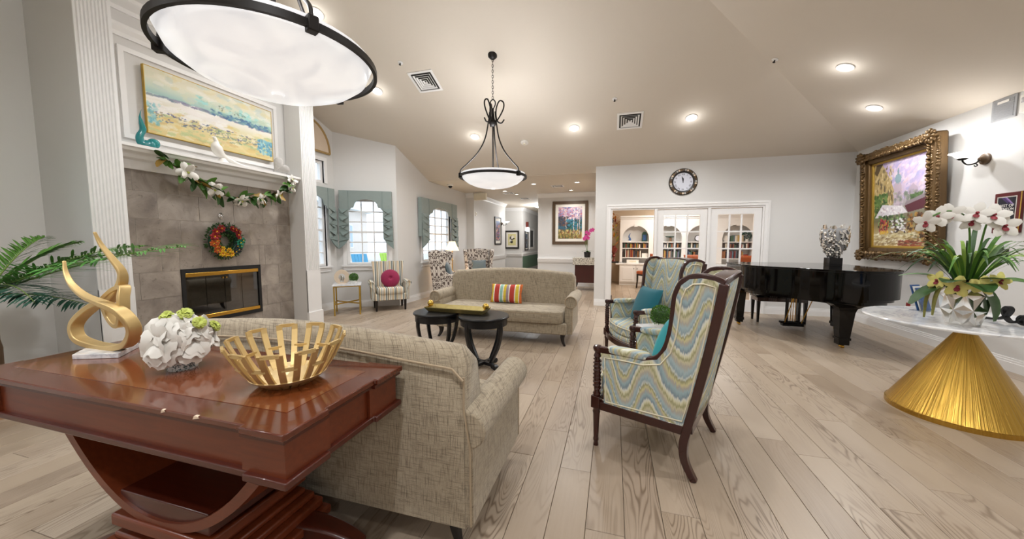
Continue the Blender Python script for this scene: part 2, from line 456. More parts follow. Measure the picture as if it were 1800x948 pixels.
# woods
def wood(name, a, b, rough, axis=0, coat=.0, sc=1.0):
    t = NTree(name); s = [60, 60, 60]; s[axis] = 4
    v = t.obj(tuple(k*sc for k in s)); n1 = t.noise(v, 1.0, 4, .6, .4)
    v2 = t.obj(); n2 = t.noise(v2, 4, 3)
    c = t.mix(t.math('MULTIPLY_ADD', n1, .7, t.math('MULTIPLY', n2, .3)), a, b)
    t.set(col=c, rough=rough, coat=coat, coatr=.06); MAT[name] = t.m
wood('cherry', '44180b', '7e3a1b', .34, 0, .08)
wood('cherry_top', '3c1409', '6e3016', .2, 0, .4)
wood('cherry_burl', '4e2010', '8c4c24', .2, 1, .6, .5)
wood('cherry_dark', '280a05', '5a200e', .32, 0, .2)
wood('mahogany', '1d0806', '45160e', .25, 2, .4)
wood('console_dark', '2a0a08', '4c1812', .35, 2, .2)
wood('antique_gold', '2e1e10', '86683e', .42, 2, .1, .5)
MAT['antique_gold'].node_tree.nodes['Principled BSDF'].inputs['Metallic'].default_value = .45
wood('bronze_frame', '33241a', '6f573c', .45, 2, .1, .5)

# marble / granite
t = NTree('marble'); v = t.obj()
n1 = t.noise(v, 3.2, 5, .55, 1.4); f = t.math('ABSOLUTE', t.math('SUBTRACT', n1, .5))
c = t.ramp(f, [(0, 'c3c6cc'), (.025, 'e2e3e6'), (.09, 'efeff0')]); t.set(col=c, rough=.16, coat=.3); MAT['marble'] = t.m
t = NTree('granite'); n1 = t.noise(t.obj(), 45, 3, .6)
t.set(col=t.ramp(n1, [(.36, '5b544c'), (.45, 'c9c3b6'), (.6, 'e9e5da'), (.7, '8d8478')], 'CONSTANT'), rough=.3); MAT['granite'] = t.m
# brushed gold cone, vertical streaks of reflected light painted into its colour
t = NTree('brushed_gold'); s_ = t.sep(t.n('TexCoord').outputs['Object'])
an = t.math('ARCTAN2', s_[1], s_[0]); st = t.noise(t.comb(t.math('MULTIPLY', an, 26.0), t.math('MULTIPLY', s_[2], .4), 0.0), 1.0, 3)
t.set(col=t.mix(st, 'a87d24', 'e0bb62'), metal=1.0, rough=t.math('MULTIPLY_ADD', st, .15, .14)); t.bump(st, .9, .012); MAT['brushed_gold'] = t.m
# etched vase
t = NTree('etched_vase'); n1 = t.noise(t.obj(), 55, 2, .5, 1.8)
t.set(col=t.ramp(n1, [(.44, '4e6a70'), (.5, 'e6ebeb')]), rough=.3); t.bump(n1, .6, .004); MAT['etched_vase'] = t.m
# brick outside
t = NTree('brick_outside'); br = t.n('TexBrick', None, Vector=t.obj((3, 3, 3), (pi/2, 0, pi/2)), Color1=lin('b98d7c'), Color2=lin('a37664'), Mortar=lin('d6ccc4'))
t.set(col=br.outputs[0], rough=.9); MAT['brick_outside'] = t.m
# vertex-painted canvases
t = NTree('canvas_print'); a = t.n('Attribute', {'attribute_name': 'paint'}); t.set(col=a.outputs['Color'], rough=.6)
t.bump(t.noise(t.obj(), 90, 2), .2, .002); MAT['canvas_print'] = t.m
# ------------------------------------------------------------------ the room shell
XR, YD, EAVE, SL, YR = 4.05, 7.68, 2.92, .365, 3.30
ZR = EAVE+SL*(YD-YR); XRG = XR-(YD-YR); YN = YR-(YD-YR)
def ceil_z(x, y): return min(EAVE+SL*(YD-y), EAVE+SL*(XR-x)) if y > YR else min(EAVE+SL*(y-YN), EAVE+SL*(XR-x))
XA, XC, XF, XT = -5.45, -4.39, -4.70, -5.00     # bay wall, hall-side wall, pilaster face, tile face
BA, BB = Vector((-5.45, 5.96)), Vector((-4.39, 6.53))   # angled window wall
HZ, HY = 2.84, 7.90

# floor: every plank a board of its own
fl = MB().box(-5.8, -3.2, -.06, 4.3, 12.8, -.022).box(-5.0, 12.8, -.06, -.3, 20.2, -.022).build('floor', 'subfloor'); struct(fl)
PW, PL = .18, 1.24
cells = []
rr = random.Random(3)
nx = int((4.2+5.7)/PW)+1
for i in range(nx):
    x0 = -5.68+i*PW; off = rr.random()*PL; y = -3.1-off
    while y < 20:
        ymax = 12.6 if x0 > -.3 else 20.0
        y0, y1 = max(y, -3.1), min(y+PL, ymax)
        if x0 < -4.6 and y0 > 6.8: y0 = y1
        if y1-y0 > .02: cells.append((x0, y0, y1, rr.random()))
        y += PL
def in_view(c):
    best = 0
    for (px, py) in ((c[0]+PW/2, c[1]), (c[0]+PW/2, (c[1]+c[2])/2), (c[0]+PW/2, c[2])):
        d = Vector((px, py)); f = Vector((-sin(radians(16)), cos(radians(16)))); z = d.dot(f); s = d.dot(Vector((cos(radians(16)), sin(radians(16)))))
        if z > .9 and abs(s) < z*1.55: best = max(best, 1/z)
    return best
cells.sort(key=in_view, reverse=True)
def plank_mb(mb, c):
    g = .0011; b = .0016
    x0, x1, y0, y1 = c[0]+g, c[0]+PW-g, c[1]+g, c[2]-g
    mb.add([(x0, y0, -.02), (x1, y0, -.02), (x1, y1, -.02), (x0, y1, -.02), (x0, y0, -b), (x1, y0, -b), (x1, y1, -b), (x0, y1, -b),
            (x0+b, y0+b, 0), (x1-b, y0+b, 0), (x1-b, y1-b, 0), (x0+b, y1-b, 0)],
           [(8, 9, 10, 11), (4, 5, 9, 8), (5, 6, 10, 9), (6, 7, 11, 10), (7, 4, 8, 11), (0, 1, 5, 4), (1, 2, 6, 5), (2, 3, 7, 6), (3, 0, 4, 7)])
def set_rnd(o, vals):
    a = o.data.attributes.new('rnd', 'FLOAT', 'POINT'); a.data.foreach_set('value', vals)
for c in cells[:290]:
    mb = MB(); plank_mb(mb, c); o = mb.build('plank', 'oak_plank', fl); set_rnd(o, [c[3]]*len(o.data.vertices))
mb = MB(); vals = []
for c in cells[290:]:
    plank_mb(mb, c); vals += [c[3]]*12
o = mb.build('distant_planks', 'oak_plank', fl); set_rnd(o, vals); o['kind'] = 'stuff'

# ceiling
cm = MB()
cm.add([(-5.6, HY+.02, EAVE-SL*.22), (XRG, YR, ZR), (-5.6, YR, ZR), (XR, YD, EAVE), (-.38, YD, EAVE), (-.38, HY+.02, EAVE-SL*.22)], [(0, 2, 1, 3, 4, 5)])
cm.add([(XR, YD, EAVE), (XRG, YR, ZR), (XR, YN, EAVE)], [(0, 1, 2)])
cm.add([(-5.6, YN, EAVE), (XR, YN, EAVE), (XRG, YR, ZR), (-5.6, YR, ZR)], [(0, 1, 2, 3)])
cm.add([(-5.6, -3.1, EAVE), (XR, -3.1, EAVE), (XR, YN, EAVE), (-5.6, YN, EAVE)], [(0, 1, 2, 3)])
struct(cm.build('ceiling', 'ceiling_paint'))
struct(MB().box(-5.0, HY, HZ, -.3, 20.2, HZ+.08).build('ceiling_hall', 'ceiling_paint'))
struct(MB().box(-.3, 7.80, 2.72, 4.3, 12.8, 2.80).build('ceiling_library', 'trim_white'))

def wall(name, mb, m='wall_paint'): return struct(mb.build(name, m))
# door wall with its wide opening
wall('wall_back', MB().box(-.38, YD, 0, -.06, YD+.12, EAVE).box(2.70, YD, 0, 4.17, YD+.12, EAVE).box(-.06, YD, 2.04, 2.70, YD+.12, EAVE))
wall('wall_right', MB().box(XR, -3.1, 0, XR+.12, YD, EAVE+.03))
wall('wall_front', MB().box(-5.6, -3.22, 0, 4.17, -3.1, 3.0))
def wall_x(name, X, y0, y1, z1, holes):
    """wall in plane x = X, thickness outward (-x), rectangular holes (y0,y1,z0,z1)"""
    mb = MB(); cuts = sorted(set([y0, y1]+[h[0] for h in holes]+[h[1] for h in holes]))
    for a, b in zip(cuts, cuts[1:]):
        zs = sorted([(h[2], h[3]) for h in holes if h[0] <= a+1e-6 and h[1] >= b-1e-6]); z = 0
        for (p, q) in zs:
            mb.box(X-.14, a, z, X, b, p); z = q
        mb.box(X-.14, a, z, X, b, z1)
    return wall(name, mb)
WIN_A = (4.99, 5.71); WIN_C = (7.55, 9.06)
wall_x('wall_left_bay', XA, 4.60, 5.96, 4.7, [(WIN_A[0], WIN_A[1], .88, 2.30), (WIN_A[0], WIN_A[1], 2.50, 2.92)])
wall_x('wall_left_hall', XC, 6.53, 10.34, 4.7, [(WIN_C[0], WIN_C[1], .88, 2.24)])
WIN_A2 = (.78, 1.50)
wall_x('wall_left_near', XA, .55, 2.30, 4.7, [(WIN_A2[0], WIN_A2[1], .88, 2.30)])
# angled walls (local frame: x along the wall, y outward)
def angled(name, P, Q, hole):
    d = (Q-P); L = d.length; a = atan2(d.y, d.x)
    M = TR(P.x, P.y, 0) @ RZ(a); mb = MB(M); s = 1
    h0, h1, z0, z1 = hole
    mb.box(0, 0, 0, h0, .14, 4.7).box(h1, 0, 0, L, .14, 4.7).box(h0, 0, 0, h1, .14, z0).box(h0, 0, z1, h1, .14, 4.7)
    wall(name, mb); return M, L
M_B, L_B = angled('wall_left_angle', BA, BB, (.20, 1.02, .88, 2.24))
M_B2, L_B2 = angled('wall_left_angle_near', Vector((-4.39, -.02)), Vector((-5.45, .55)), (.20, 1.02, .88, 2.24))
wall_x('wall_left_front', XC, -3.1, -.02, 3.6, [])
# hall walls
wall('wall_hall_jog', MB().box(XC-.14, 10.2, 0, -4.14, 10.34, HZ))
wall('wall_hall_left', MB().box(-4.28, 10.34, 0, -4.14, 13.46, HZ))
wall('wall_hall_return', MB().box(-4.85, 13.46, 0, -4.28, 13.6, HZ).box(-4.99, 13.46, 0, -4.85, 15.0, HZ))
wall('wall_hall_end', MB().box(-4.99, 15.0, 0, -3.84, 15.14, HZ))
wall('wall_hall_far', MB().box(-3.98, 15.14, 0, -3.84, 20, HZ).box(-3.98, 20, 0, -2.1, 20.14, HZ))
wall('wall_hall_art', MB().box(-2.28, 10.9, 0, -.3, 11.05, HZ).box(-2.28, 11.05, 0, -2.13, 20, HZ))
wall('wall_library_left', MB().box(-.38, 7.8, 0, -.26, 12.7, 2.8), 'library_wall')
wall('wall_library_back', MB().box(-.26, 12.5, 0, 4.3, 12.62, 2.8), 'library_wall')
wall('wall_library_right', MB().box(4.17, 7.8, 0, 4.3, 12.5, 2.8), 'library_wall')
struct(MB().box(-3.835, 15.1, .14, -3.815, 20, .76).build('wall_wainscot', 'green_wainscot'))

# skirting boards: two stepped mouldings
def base_run(name, M, L):
    mb = MB(M); mb.box(0, -.018, 0, L, 0, .095).box(0, -.013, .095, L, 0, .118).box(0, -.008, .118, L, 0, .14)
    return struct(mb.build(name, 'trim_white'))
def line_M(p, q):
    d = Vector(q)-Vector(p); return TR(p[0], p[1], 0) @ RZ(atan2(d.y, d.x)), d.length
def baseboard(name, p, q): M, L = line_M(p, q); return base_run(name, M, L)
baseboard('baseboard_back', (2.774, YD), (XR, YD)); baseboard('baseboard_doorside', (-.38, YD), (-.147, YD))
baseboard('baseboard_right', (XR, YD), (XR, -3.1))
baseboard('baseboard_bay', (XA, 4.78), (XA, 5.96)); baseboard('baseboard_angle', tuple(BA), tuple(BB)); baseboard('baseboard_hall', (XC, 6.53), (XC, 10.2))
baseboard('baseboard_jog', (XC, 10.2), (-4.14, 10.2)); baseboard('baseboard_art', (-2.28, 10.9), (-.3, 10.9)); baseboard('baseboard_hall_left', (-4.14, 10.2), (-4.14, 13.46))
baseboard('baseboard_near', (XA, .55), (XA, 2.1))
# crown mouldings and chair rails of the hall
def crown(name, p, q, z=HZ):
    M, L = line_M(p, q); mb = MB(M)
    mb.prism([(0, z-.13), (-.02, z-.13), (-.03, z-.10), (-.075, z-.03), (-.09, z-.02), (-.09, z), (0, z)], 0, L, 'yz'); return struct(mb.build(name, 'trim_white'))
def rail(name, p, q, z=.79):
    M, L = line_M(p, q); mb = MB(M); mb.box(0, -.03, z-.07, L, 0, z-.03).box(0, -.045, z-.03, L, 0, z+.02).box(0, -.06, z+.02, L, 0, z+.06); return struct(mb.build(name, 'trim_white'))
for i, (p, q) in enumerate([((XC, 10.2), (-4.14, 10.2)), ((-4.14, 10.2), (-4.14, 13.46)), ((-4.99, 15), (-3.84, 15)), ((-3.84, 15), (-3.84, 20)), ((-2.28, 10.9), (-.3, 10.9))]):
    crown('trim_%d' % (i+1), p, q)
    if i > 0: rail('trim_%d' % (i+11), p, q)
M, L = line_M((XC, 10.2), (-4.14, 10.2)); rail('trim_11', (XC, 10.2), (-4.14, 10.2))

# ------------------------------------------------------------------ windows
def window(name, M, x0, x1, z0, z1, cols, rows, sill=True, pull=.0):
    """M: local x along the wall, y pointing outward, opening x0..x1 z0..z1"""
    root = bpy.data.objects.new(name, None); COL.objects.link(root); struct(root); root['label'] = 'white framed window with small panes in the left wall'
    t = .05; yc = .07
    mb = MB(M); mb.box(x0, .03, z0, x0+t, .11, z1).box(x1-t, .03, z0, x1, .11, z1).box(x0+t, .03, z1-t, x1-t, .11, z1).box(x0+t, .03, z0, x1-t, .11, z0+t)
    mb.build('window_frame', 'trim_white', root)
    cw = .07
    mb = MB(M); mb.box(x0-cw, -.018, z0, x0, .03, z1+cw).box(x1, -.018, z0, x1+cw, .03, z1+cw).box(x0, -.018, z1, x1, .03, z1+cw); mb.build('window_casing', 'trim_white', root)
    if sill:
        MB(M).box(x0-.1, -.05, z0-.03, x1+.1, .03, z0).box(x0-cw, -.02, z0-.11, x1+cw, 0, z0-.03).build('window_sill', 'trim_white', root)
    ix0, ix1, iz0, iz1 = x0+t, x1-t, z0+t, z1-t
    pw = (ix1-ix0)/cols; ph = (iz1-iz0)/rows
    for i in range(1, cols): MB(M).box(ix0+i*pw-.011, .055, iz0, ix0+i*pw+.011, .085, iz1).build('muntin', 'trim_white', root)
    for j in range(1, rows):
        k = .02 if (rows >= 4 and j == rows//2) else .011
        MB(M).box(ix0, .052, iz0+j*ph-k, ix1, .088, iz0+j*ph+k).build('muntin', 'trim_white', root)
    for i in range(cols):
        for j in range(rows):
            MB(M).box(ix0+i*pw+.004, .068, iz0+j*ph+.004, ix0+(i+1)*pw-.004, .072, iz0+(j+1)*ph-.004).build('pane', 'window_glass', root)
    return root
M_A = TR(XA, 4.60, 0) @ RZ(pi/2); M_C = TR(XC, 6.53, 0) @ RZ(pi/2); M_A2 = TR(XA, .55, 0) @ RZ(pi/2)
window('window_1', M_A, WIN_A[0]-4.60, WIN_A[1]-4.60, .88, 2.30, 3, 6)
window('window_2', M_B, .20, 1.02, .88, 2.24, 3, 6)
window('window_3', M_C, WIN_C[0]-6.53, WIN_C[1]-6.53, .88, 2.24, 4, 6)
window('window_4', M_A, WIN_A[0]-4.60, WIN_A[1]-4.60, 2.50, 2.92, 2, 1, False)
window('window_5', M_A2, WIN_A2[0]-.55, WIN_A2[1]-.55, .88, 2.30, 3, 6)
window('window_6', M_B2, .20, 1.02, .88, 2.24, 3, 6)
# hall window far back
hw = bpy.data.objects.new('window_7', None); COL.objects.link(hw); struct(hw)
MB().box(-3.84, 16.3, 1.0, -3.80, 16.42, 2.0).box(-3.84, 17.2, 1.0, -3.80, 17.32, 2.0).box(-3.84, 16.42, 1.9, -3.80, 17.2, 2.0).box(-3.84, 16.42, 1.0, -3.80, 17.2, 1.1).build('window_frame', 'trim_white', hw)
MB().box(-3.84, 16.42, 1.1, -3.825, 17.2, 1.9).build('pane', 'black_glass', hw)

# valances: box pelmet with an arched lower edge and two cascading jabots
def valance(M, xc, wd, zt, label):
    root = thing('window_valance', label, 'valance', group='sage green window valances')
    h = wd/2; z_low = zt-.40; jw = .17*wd/.98
    zz = []
    zz += [(-h, zt), (-h, z_low)]
    zz += [(-h+jw*1.05, z_low), (-h+jw*1.25, z_low+.05), (-h+jw*1.5, z_low+.06), (-h+jw*1.6, z_low+.10)]
    r = h-jw*1.6
    zz += [(-r*cos(a), z_low+.10+.13*sin(a)) for a in [pi*i/14 for i in range(15)]]
    zz += [(h-jw*1.6, z_low+.10), (h-jw*1.5, z_low+.06), (h-jw*1.25, z_low+.05), (h-jw*1.05, z_low), (h, z_low), (h, zt)]
    # drop duplicates
    Z = [zz[0]]
    for p in zz[1:]:
        if (abs(p[0]-Z[-1][0])+abs(p[1]-Z[-1][1])) > 1e-4: Z.append(p)
    Mx = M @ TR(xc, 0, 0)
    MB(Mx).prism(Z, -.115, -.095, 'xz').build('pelmet', 'valance_green', root)
    MB(Mx).box(-h, -.095, zt-.02, h, -.02, zt).build('pelmet_board', 'valance_green', root)
    for s in (-1, 1):
        MB(Mx).box(s*h-.004, -.112, zt-.9, s*h+.004, -.02, zt).build('pelmet_return', 'valance_green', root)
        MB(Mx).box(s*(h-jw)-.006, -.122, z_low+.02, s*(h-jw)+.006, -.114, zt-.005).build('pleat', 'valance_fold', root)
        # cascading jabot: stacked zig-zag folds getting longer towards the outside
        mb = MB(Mx); n = 4; zt2 = zt-.005; zb = zt-1.18
        o = s*(h+.012)
        for k in range(n):
            za = z_low+.02-k*(z_low+.02-(zb+.20))/n; zc = z_low+.02-(k+1)*(z_low+.02-(zb+.20))/n
            xin = s*(h-jw); y = -.122-.010*(k % 2)
            mid = (za+zc)/2
            mb.add([(o, y, za+.02), (xin, y, za), (xin+s*jw*.62, y-.03, mid+.0), (o, y, mid-.02)], [(0, 1, 2, 3)])
            mb.add([(o, y-.012, mid+.03), (xin+s*jw*.62, y-.03, mid), (xin, y-.012, zc), (o, y-.012, zc-.04)], [(0, 1, 2, 3)])
        mb.add([(o, -.12, zb+.26), (s*(h-jw), -.132, zb+.21), (s*(h-jw*.4), -.14, zb+.08), (o+s*.02, -.14, zb)], [(0, 1, 2, 3)])
        mb.build('jabot', 'valance_fold', root, solid=.008)
        MB(Mx).add([(s*(h-jw), -.118, z_low+.02), (o, -.118, z_low+.02), (o+s*.012, -.118, zb), (s*(h-jw*.45), -.118, zb+.09), (s*(h-jw), -.118, zb+.22)], [(0, 1, 2, 3, 4)]).build('jabot_lining', 'valance_green', root, solid=.006)
    return root
valance(M_B, .61, 1.0, 2.39, 'sage green fabric valance over window behind the striped armchair')
valance(M_C, 1.775, 1.92, 2.39, 'sage green fabric valance over window behind the damask chairs')
valance(M_A, .75, .98, 2.40, 'sage green fabric valance half hidden by fluted fireplace pilaster')
valance(M_A2, .59, .98, 2.40, 'sage green fabric valance at far left edge beyond the palm')
# arched fabric shade with rope edge, high above the transom
sh = thing('arched_window_blind', 'half-round pink-beige fabric shade with gold rope edge above transom window', 'window shade')
Z = [(.75+.50*cos(a), 3.08+.56*sin(a)) for a in [pi*i/20 for i in range(21)]]
MB(M_A).prism(Z, -.03, -.004, 'xz').build('shade_panel', 'shade_fabric', sh)
MB(M_A).tube([(u, -.03, w) for u, w in Z]+[(Z[0][0], -.03, Z[0][1])], .022, 8, closed=False).build('rope_trim', 'rope_gold', sh)

# ------------------------------------------------------------------ French doors to the library
dr = bpy.data.objects.new('door_1', None); COL.objects.link(dr); struct(dr)
def casing(mb, x0, z0, x1, z1): mb.box(x0, YD-.02, z0, x1, YD, z1); return mb
casing(MB(), -.147, 0, -.06, 2.125).box(-.135, YD-.028, 0, -.12, YD-.02, 2.11).build('casing', 'trim_white', dr)
casing(MB(), 2.70, 0, 2.785, 2.125).box(2.75, YD-.028, 0, 2.765, YD-.02, 2.11).build('casing', 'trim_white', dr)
casing(MB(), -.06, 2.04, 2.70, 2.125).box(-.12, YD-.028, 2.09, 2.75, YD-.02, 2.105).build('casing_head', 'trim_white', dr)
MB().box(-.06, YD, 0, -.03, YD+.12, 2.04).build('jamb', 'trim_white', dr); MB().box(2.67, YD, 0, 2.70, YD+.12, 2.04).build('jamb', 'trim_white', dr)
MB().box(-.03, YD, 2.01, 2.67, YD+.12, 2.04).build('head_jamb', 'trim_white', dr)
for x in (.785, 1.75): MB().box(x, YD-.01, 0, x+.05, YD+.11, 2.02).build('mullion_post', 'trim_white', dr)
for z in (.18, 1.06, 1.80): MB().box(-.036, YD+.005, z-.05, -.012, YD+.045, z+.05).build('hinge', 'black_iron', dr)
def leaf(name, x0, x1):
    d = bpy.data.objects.new(name, None); COL.objects.link(d); struct(d)
    a, b = YD+.02, YD+.06; st = .125
    MB().box(x0, a, .01, x0+st, b, 2.0).build('stile', 'trim_white', d); MB().box(x1-st, a, .01, x1, b, 2.0).build('stile', 'trim_white', d)
    MB().box(x0+st, a, 1.885, x1-st, b, 2.0).build('rail', 'trim_white', d); MB().box(x0+st, a, .01, x1-st, b, .24).build('rail', 'trim_white', d)
    gx0, gx1, gz0, gz1 = x0+st, x1-st, .24, 1.885; cw = (gx1-gx0)/3; rh = (gz1-gz0)/5
    for i in (1, 2): MB().box(gx0+i*cw-.013, a+.005, gz0, gx0+i*cw+.013, b-.005, gz1).build('muntin', 'trim_white', d)
    for j in range(1, 5): MB().box(gx0, a+.004, gz0+j*rh-.013, gx1, b-.004, gz0+j*rh+.013).build('muntin', 'trim_white', d)
    for i in range(3):
        for j in range(5): MB().box(gx0+i*cw+.01, a+.018, gz0+j*rh+.01, gx0+(i+1)*cw-.01, a+.022, gz0+(j+1)*rh-.01).build('pane', 'window_glass', d)
leaf('door_2', .84, 1.745); leaf('door_3', 1.805, 2.665)

# ------------------------------------------------------------------ fireplace wall
wall('wall_left_chimney', MB().box(XA, 2.12, 0, XT-.02, 2.36, 4.7).box(XA, 4.53, 0, XT-.02, 4.77, 4.7).box(XA-.1, 2.36, 2.42, XT-.05, 4.53, 4.7).box(XA-.1, 2.36, 0, XA, 4.53, 2.42)
     .box(XT-.02, 2.12, 0, XF-.02, 2.38, 4.7).box(XT-.02, 4.50, 0, XF-.02, 4.77, 4.7))
fp = thing('fireplace', 'built-in fireplace with grey stone tile surround and white fluted pilasters', 'fireplace')
def pilaster(y0, y1):
    mb = MB(); n = 9; w = (y1-y0-.03)/n
    mb.box(XF-.02, y0, .22, XF-.008, y1, 4.6)
    for i in range(n): 
        a = y0+.015+i*w; mb.prism([(XF-.008, a+.002), (XF+.004, a+.008), (XF+.004, a+w-.008), (XF-.008, a+w-.002)], .9, 4.6, 'xy')
    mb.box(XF-.02, y0, .22, XF+.002, y1, .9)
    o = mb.build('pilaster', 'fluted_white', fp); MB().box(XF-.02, y0-.012, 0, XF+.018, y1+.012, .22).build('plinth', 'trim_white', o)
pilaster(2.12, 2.38); pilaster(4.50, 4.765)
MB().box(XT-.045, 2.36, 0, XT-.004, 2.97, 2.2).box(XT-.045, 3.955, 0, XT-.004, 4.52, 2.2).box(XT-.045, 2.97, 0, XT-.004, 3.955, .33).box(XT-.045, 2.97, 1.02, XT-.004, 3.955, 2.2).build('grout_backing', 'grout', fp)
# individual stone tiles, running bond, cut around the firebox
TWd, THt = .42, .30
fb = (2.965, 3.96, .33, 1.025)
for r in range(8):
    z0 = .115-.30+r*THt; z1 = min(z0+THt, 2.19); z0c = max(z0, 0)
    y = 2.37-(TWd*.5 if r % 2 else 0)
    while y < 4.51:
        a, b = max(y, 2.37), min(y+TWd, 4.51); y += TWd
        if b-a < .02: continue
        parts = [(a, b, z0c, z1)]
        if z1 > fb[2] and z0c < fb[3] and b > fb[0] and a < fb[1]:
            parts = []
            if a < fb[0]: parts.append((a, fb[0], z0c, z1))
            if b > fb[1]: parts.append((fb[1], b, z0c, z1))
            if z1 > fb[3]: parts.append((max(a, fb[0]), min(b, fb[1]), fb[3], z1))
            if z0c < fb[2]: parts.append((max(a, fb[0]), min(b, fb[1]), z0c, fb[2]))
        for (p, q, u, w) in parts:
            if q-p > .02 and w-u > .02:
                g = .0022; mb = MB(); mb.box(XT-.004, p+g, u+g, XT+random.uniform(-.0015, .0015), q-g, w-g); mb.build('tile', 'stone_tile', fp)
# firebox: black steel frame, brass bars, two glass doors, masonry box, grate and logs
mb = MB()
mb.box(XT-.03, fb[0], fb[3]-.05, XT+.012, fb[1], fb[3]).box(XT-.03, fb[0], fb[2], XT+.012, fb[1], fb[2]+.05).box(XT-.03, fb[0], fb[2]+.05, XT+.012, fb[0]+.04, fb[3]-.05).box(XT-.03, fb[1]-.04, fb[2]+.05, XT+.012, fb[1], fb[3]-.05)
fr = mb.build('firebox_frame', 'black_matte', fp)
for z in (fb[2]+.05, fb[3]-.10): MB().box(XT-.01, fb[0]+.04, z, XT+.018, fb[1]-.04, z+.05).build('brass_bar', 'brass', fr, bevel=.006)
y0, y1 = fb[0]+.04, fb[1]-.052
for k in range(4):
    a = y0+(y1-y0)*k/4; b = y0+(y1-y0)*(k+1)/4
    d = MB().box(XT-.004, a+.003, fb[2]+.10, XT+.002, b-.003, fb[3]-.10).build('glass_door', 'smoked_glass', fp)
    if k in (1, 2): MB().box(XT+.002, (b-.03 if k == 1 else a+.015), fb[3]-.15, XT+.014, (b-.015 if k == 1 else a+.03), fb[3]-.13).build('pull', 'brass', d)
mb = MB(); D = -.42
mb.box(XT+D-.02, 2.97, .3, XT+D, 3.95, 1.05).box(XT+D, 2.94, .3, XT-.03, 2.97, 1.05).box(XT+D, 3.955, .3, XT-.03, 3.985, 1.05).box(XT+D, 2.97, .28, XT-.03, 3.955, .33).box(XT+D, 2.97, 1.03, XT-.03, 3.955, 1.06)
mb.build('firebrick_box', 'firebrick', fp)
mb = MB()
for k in range(6): mb.bar((XT-.10, 3.2+k*.1, .40), (XT-.34, 3.2+k*.1, .40), .014, .014)
mb.bar((XT-.10, 3.15, .40), (XT-.10, 3.75, .40), .016, .016).bar((XT-.34, 3.15, .40), (XT-.34, 3.75, .40), .016, .016)
for y in (3.2, 3.7): mb.bar((XT-.12, y, .33), (XT-.12, y, .40), .014, .014).bar((XT-.32, y, .33), (XT-.32, y, .40), .014, .014)
mb.build('grate', 'black_iron', fp)
for i, (p, q, r) in enumerate([((-5.13, 3.1, .45), (-5.17, 3.72, .46), .05), ((-5.27, 3.15, .46), (-5.22, 3.78, .46), .055), ((-5.2, 3.2, .55), (-5.15, 3.66, .57), .045), ((-5.12, 3.32, .54), (-5.3, 3.55, .56), .04)]):
    p, q = Vector(p), Vector(q)
    MB().tube([p, p.lerp(q, .3)+Vector((0, 0, .012)), p.lerp(q, .7)-Vector((0, 0, .008)), q], [r, r*1.05, r*.95, r*.9], 10).build('log', 'log_ash', fp, smooth=50)
# mantel shelf: stepped mouldings
mb = MB(); Y0, Y1 = 2.38, 4.50
prof = [(XT-.05, 2.14), (XT+.03, 2.14), (XT+.045, 2.19), (XT+.055, 2.23), (XT+.12, 2.245), (XT+.135, 2.275), (XT+.15, 2.285), (XT+.22, 2.30), (XT+.235, 2.325), (XT+.26, 2.335), (XT+.26, 2.365), (XT-.05, 2.365)]
mb.prism(prof, Y0, Y1, 'xz')
mb.build('mantel_shelf', 'trim_white', fp)
# panel above: flat field with a picture-moulding rectangle, and cornices
struct(MB().box(XT-.06, 2.36, 2.365, XT-.03, 4.52, 4.6).build('wall_left_overmantel', 'wall_paint'))
mb = MB(); py0, py1, pz0, pz1 = 2.56, 4.37, 2.47, 3.42; xx = XT-.03
for (a, b, c, d) in ((py0, py1, pz1-.05, pz1), (py0, py1, pz0, pz0+.05), (py0, py0+.05, pz0+.05, pz1-.05), (py1-.05, py1, pz0+.05, pz1-.05)): mb.box(xx, a, c, xx+.018, b, d)
mb.build('panel_moulding', 'trim_white', fp)
for i, (z, p) in enumerate([(3.60, .06), (3.86, .14)]):
    mb = MB(); pr = [(xx, z-.09), (xx+.02, z-.09), (xx+.03, z-.05), (xx+p, z-.01), (xx+p, z+.03), (xx, z+.03)]
    mb.prism(pr, Y0, Y1, 'xz')
    mb.build('cornice', 'trim_white', fp)
# ------------------------------------------------------------------ ceiling fixtures
def lamp(kind, name, loc, watts, parent=None, size=.06, spot=2.7, col=(.97, .985, 1.0), rot=(0, 0, 0)):
    d = bpy.data.lights.new(name, kind); d.energy = watts; d.color = col
    if kind == 'SPOT': d.spot_size = spot; d.spot_blend = .9; d.shadow_soft_size = size
    elif kind == 'POINT': d.shadow_soft_size = size
    o = bpy.data.objects.new(name, d); COL.objects.link(o); o.location = loc; o.rotation_euler = rot
    if parent is not None: o.parent = parent
    return o
A_S = math.atan(SL)
def ceil_rot(x, y):
    if y > HY or y < YN: return (0, 0, 0)
    if EAVE+SL*(XR-x) < (EAVE+SL*(YD-y) if y > YR else EAVE+SL*(y-YN)): return (0, A_S, 0)
    return (-A_S, 0, 0) if y > YR else (A_S, 0, 0)
def downlight(x, y, z, label, watts, r=.06):
    t = thing('recessed_downlight', label, 'ceiling light', (x, y, z), 0, 'recessed ceiling downlights')
    rot = ceil_rot(x, y); t.rotation_euler = rot
    MB().lathe([(r, .0), (r+.026, -.002), (r+.028, -.010), (r+.012, -.016), (r, -.012)], 28, cap=False).build('trim_ring', 'trim_white', t, smooth=40)
    MB().lathe([(0, -.004), (r*.7, -.007), (r, -.004)], 24).build('lens', 'lamp_glow', t, smooth=40)
    if watts:
        l = lamp('SPOT', 'downlight_lamp', (0, 0, -.03), watts, t)
        if y > 3 and r > .05 and z > HZ+.01: lamp('POINT', 'downlight_halo', (0, 0, -.13), watts*.014, t, .06)
        l.rotation_euler = Matrix(t.rotation_euler.to_matrix()).inverted().to_euler()
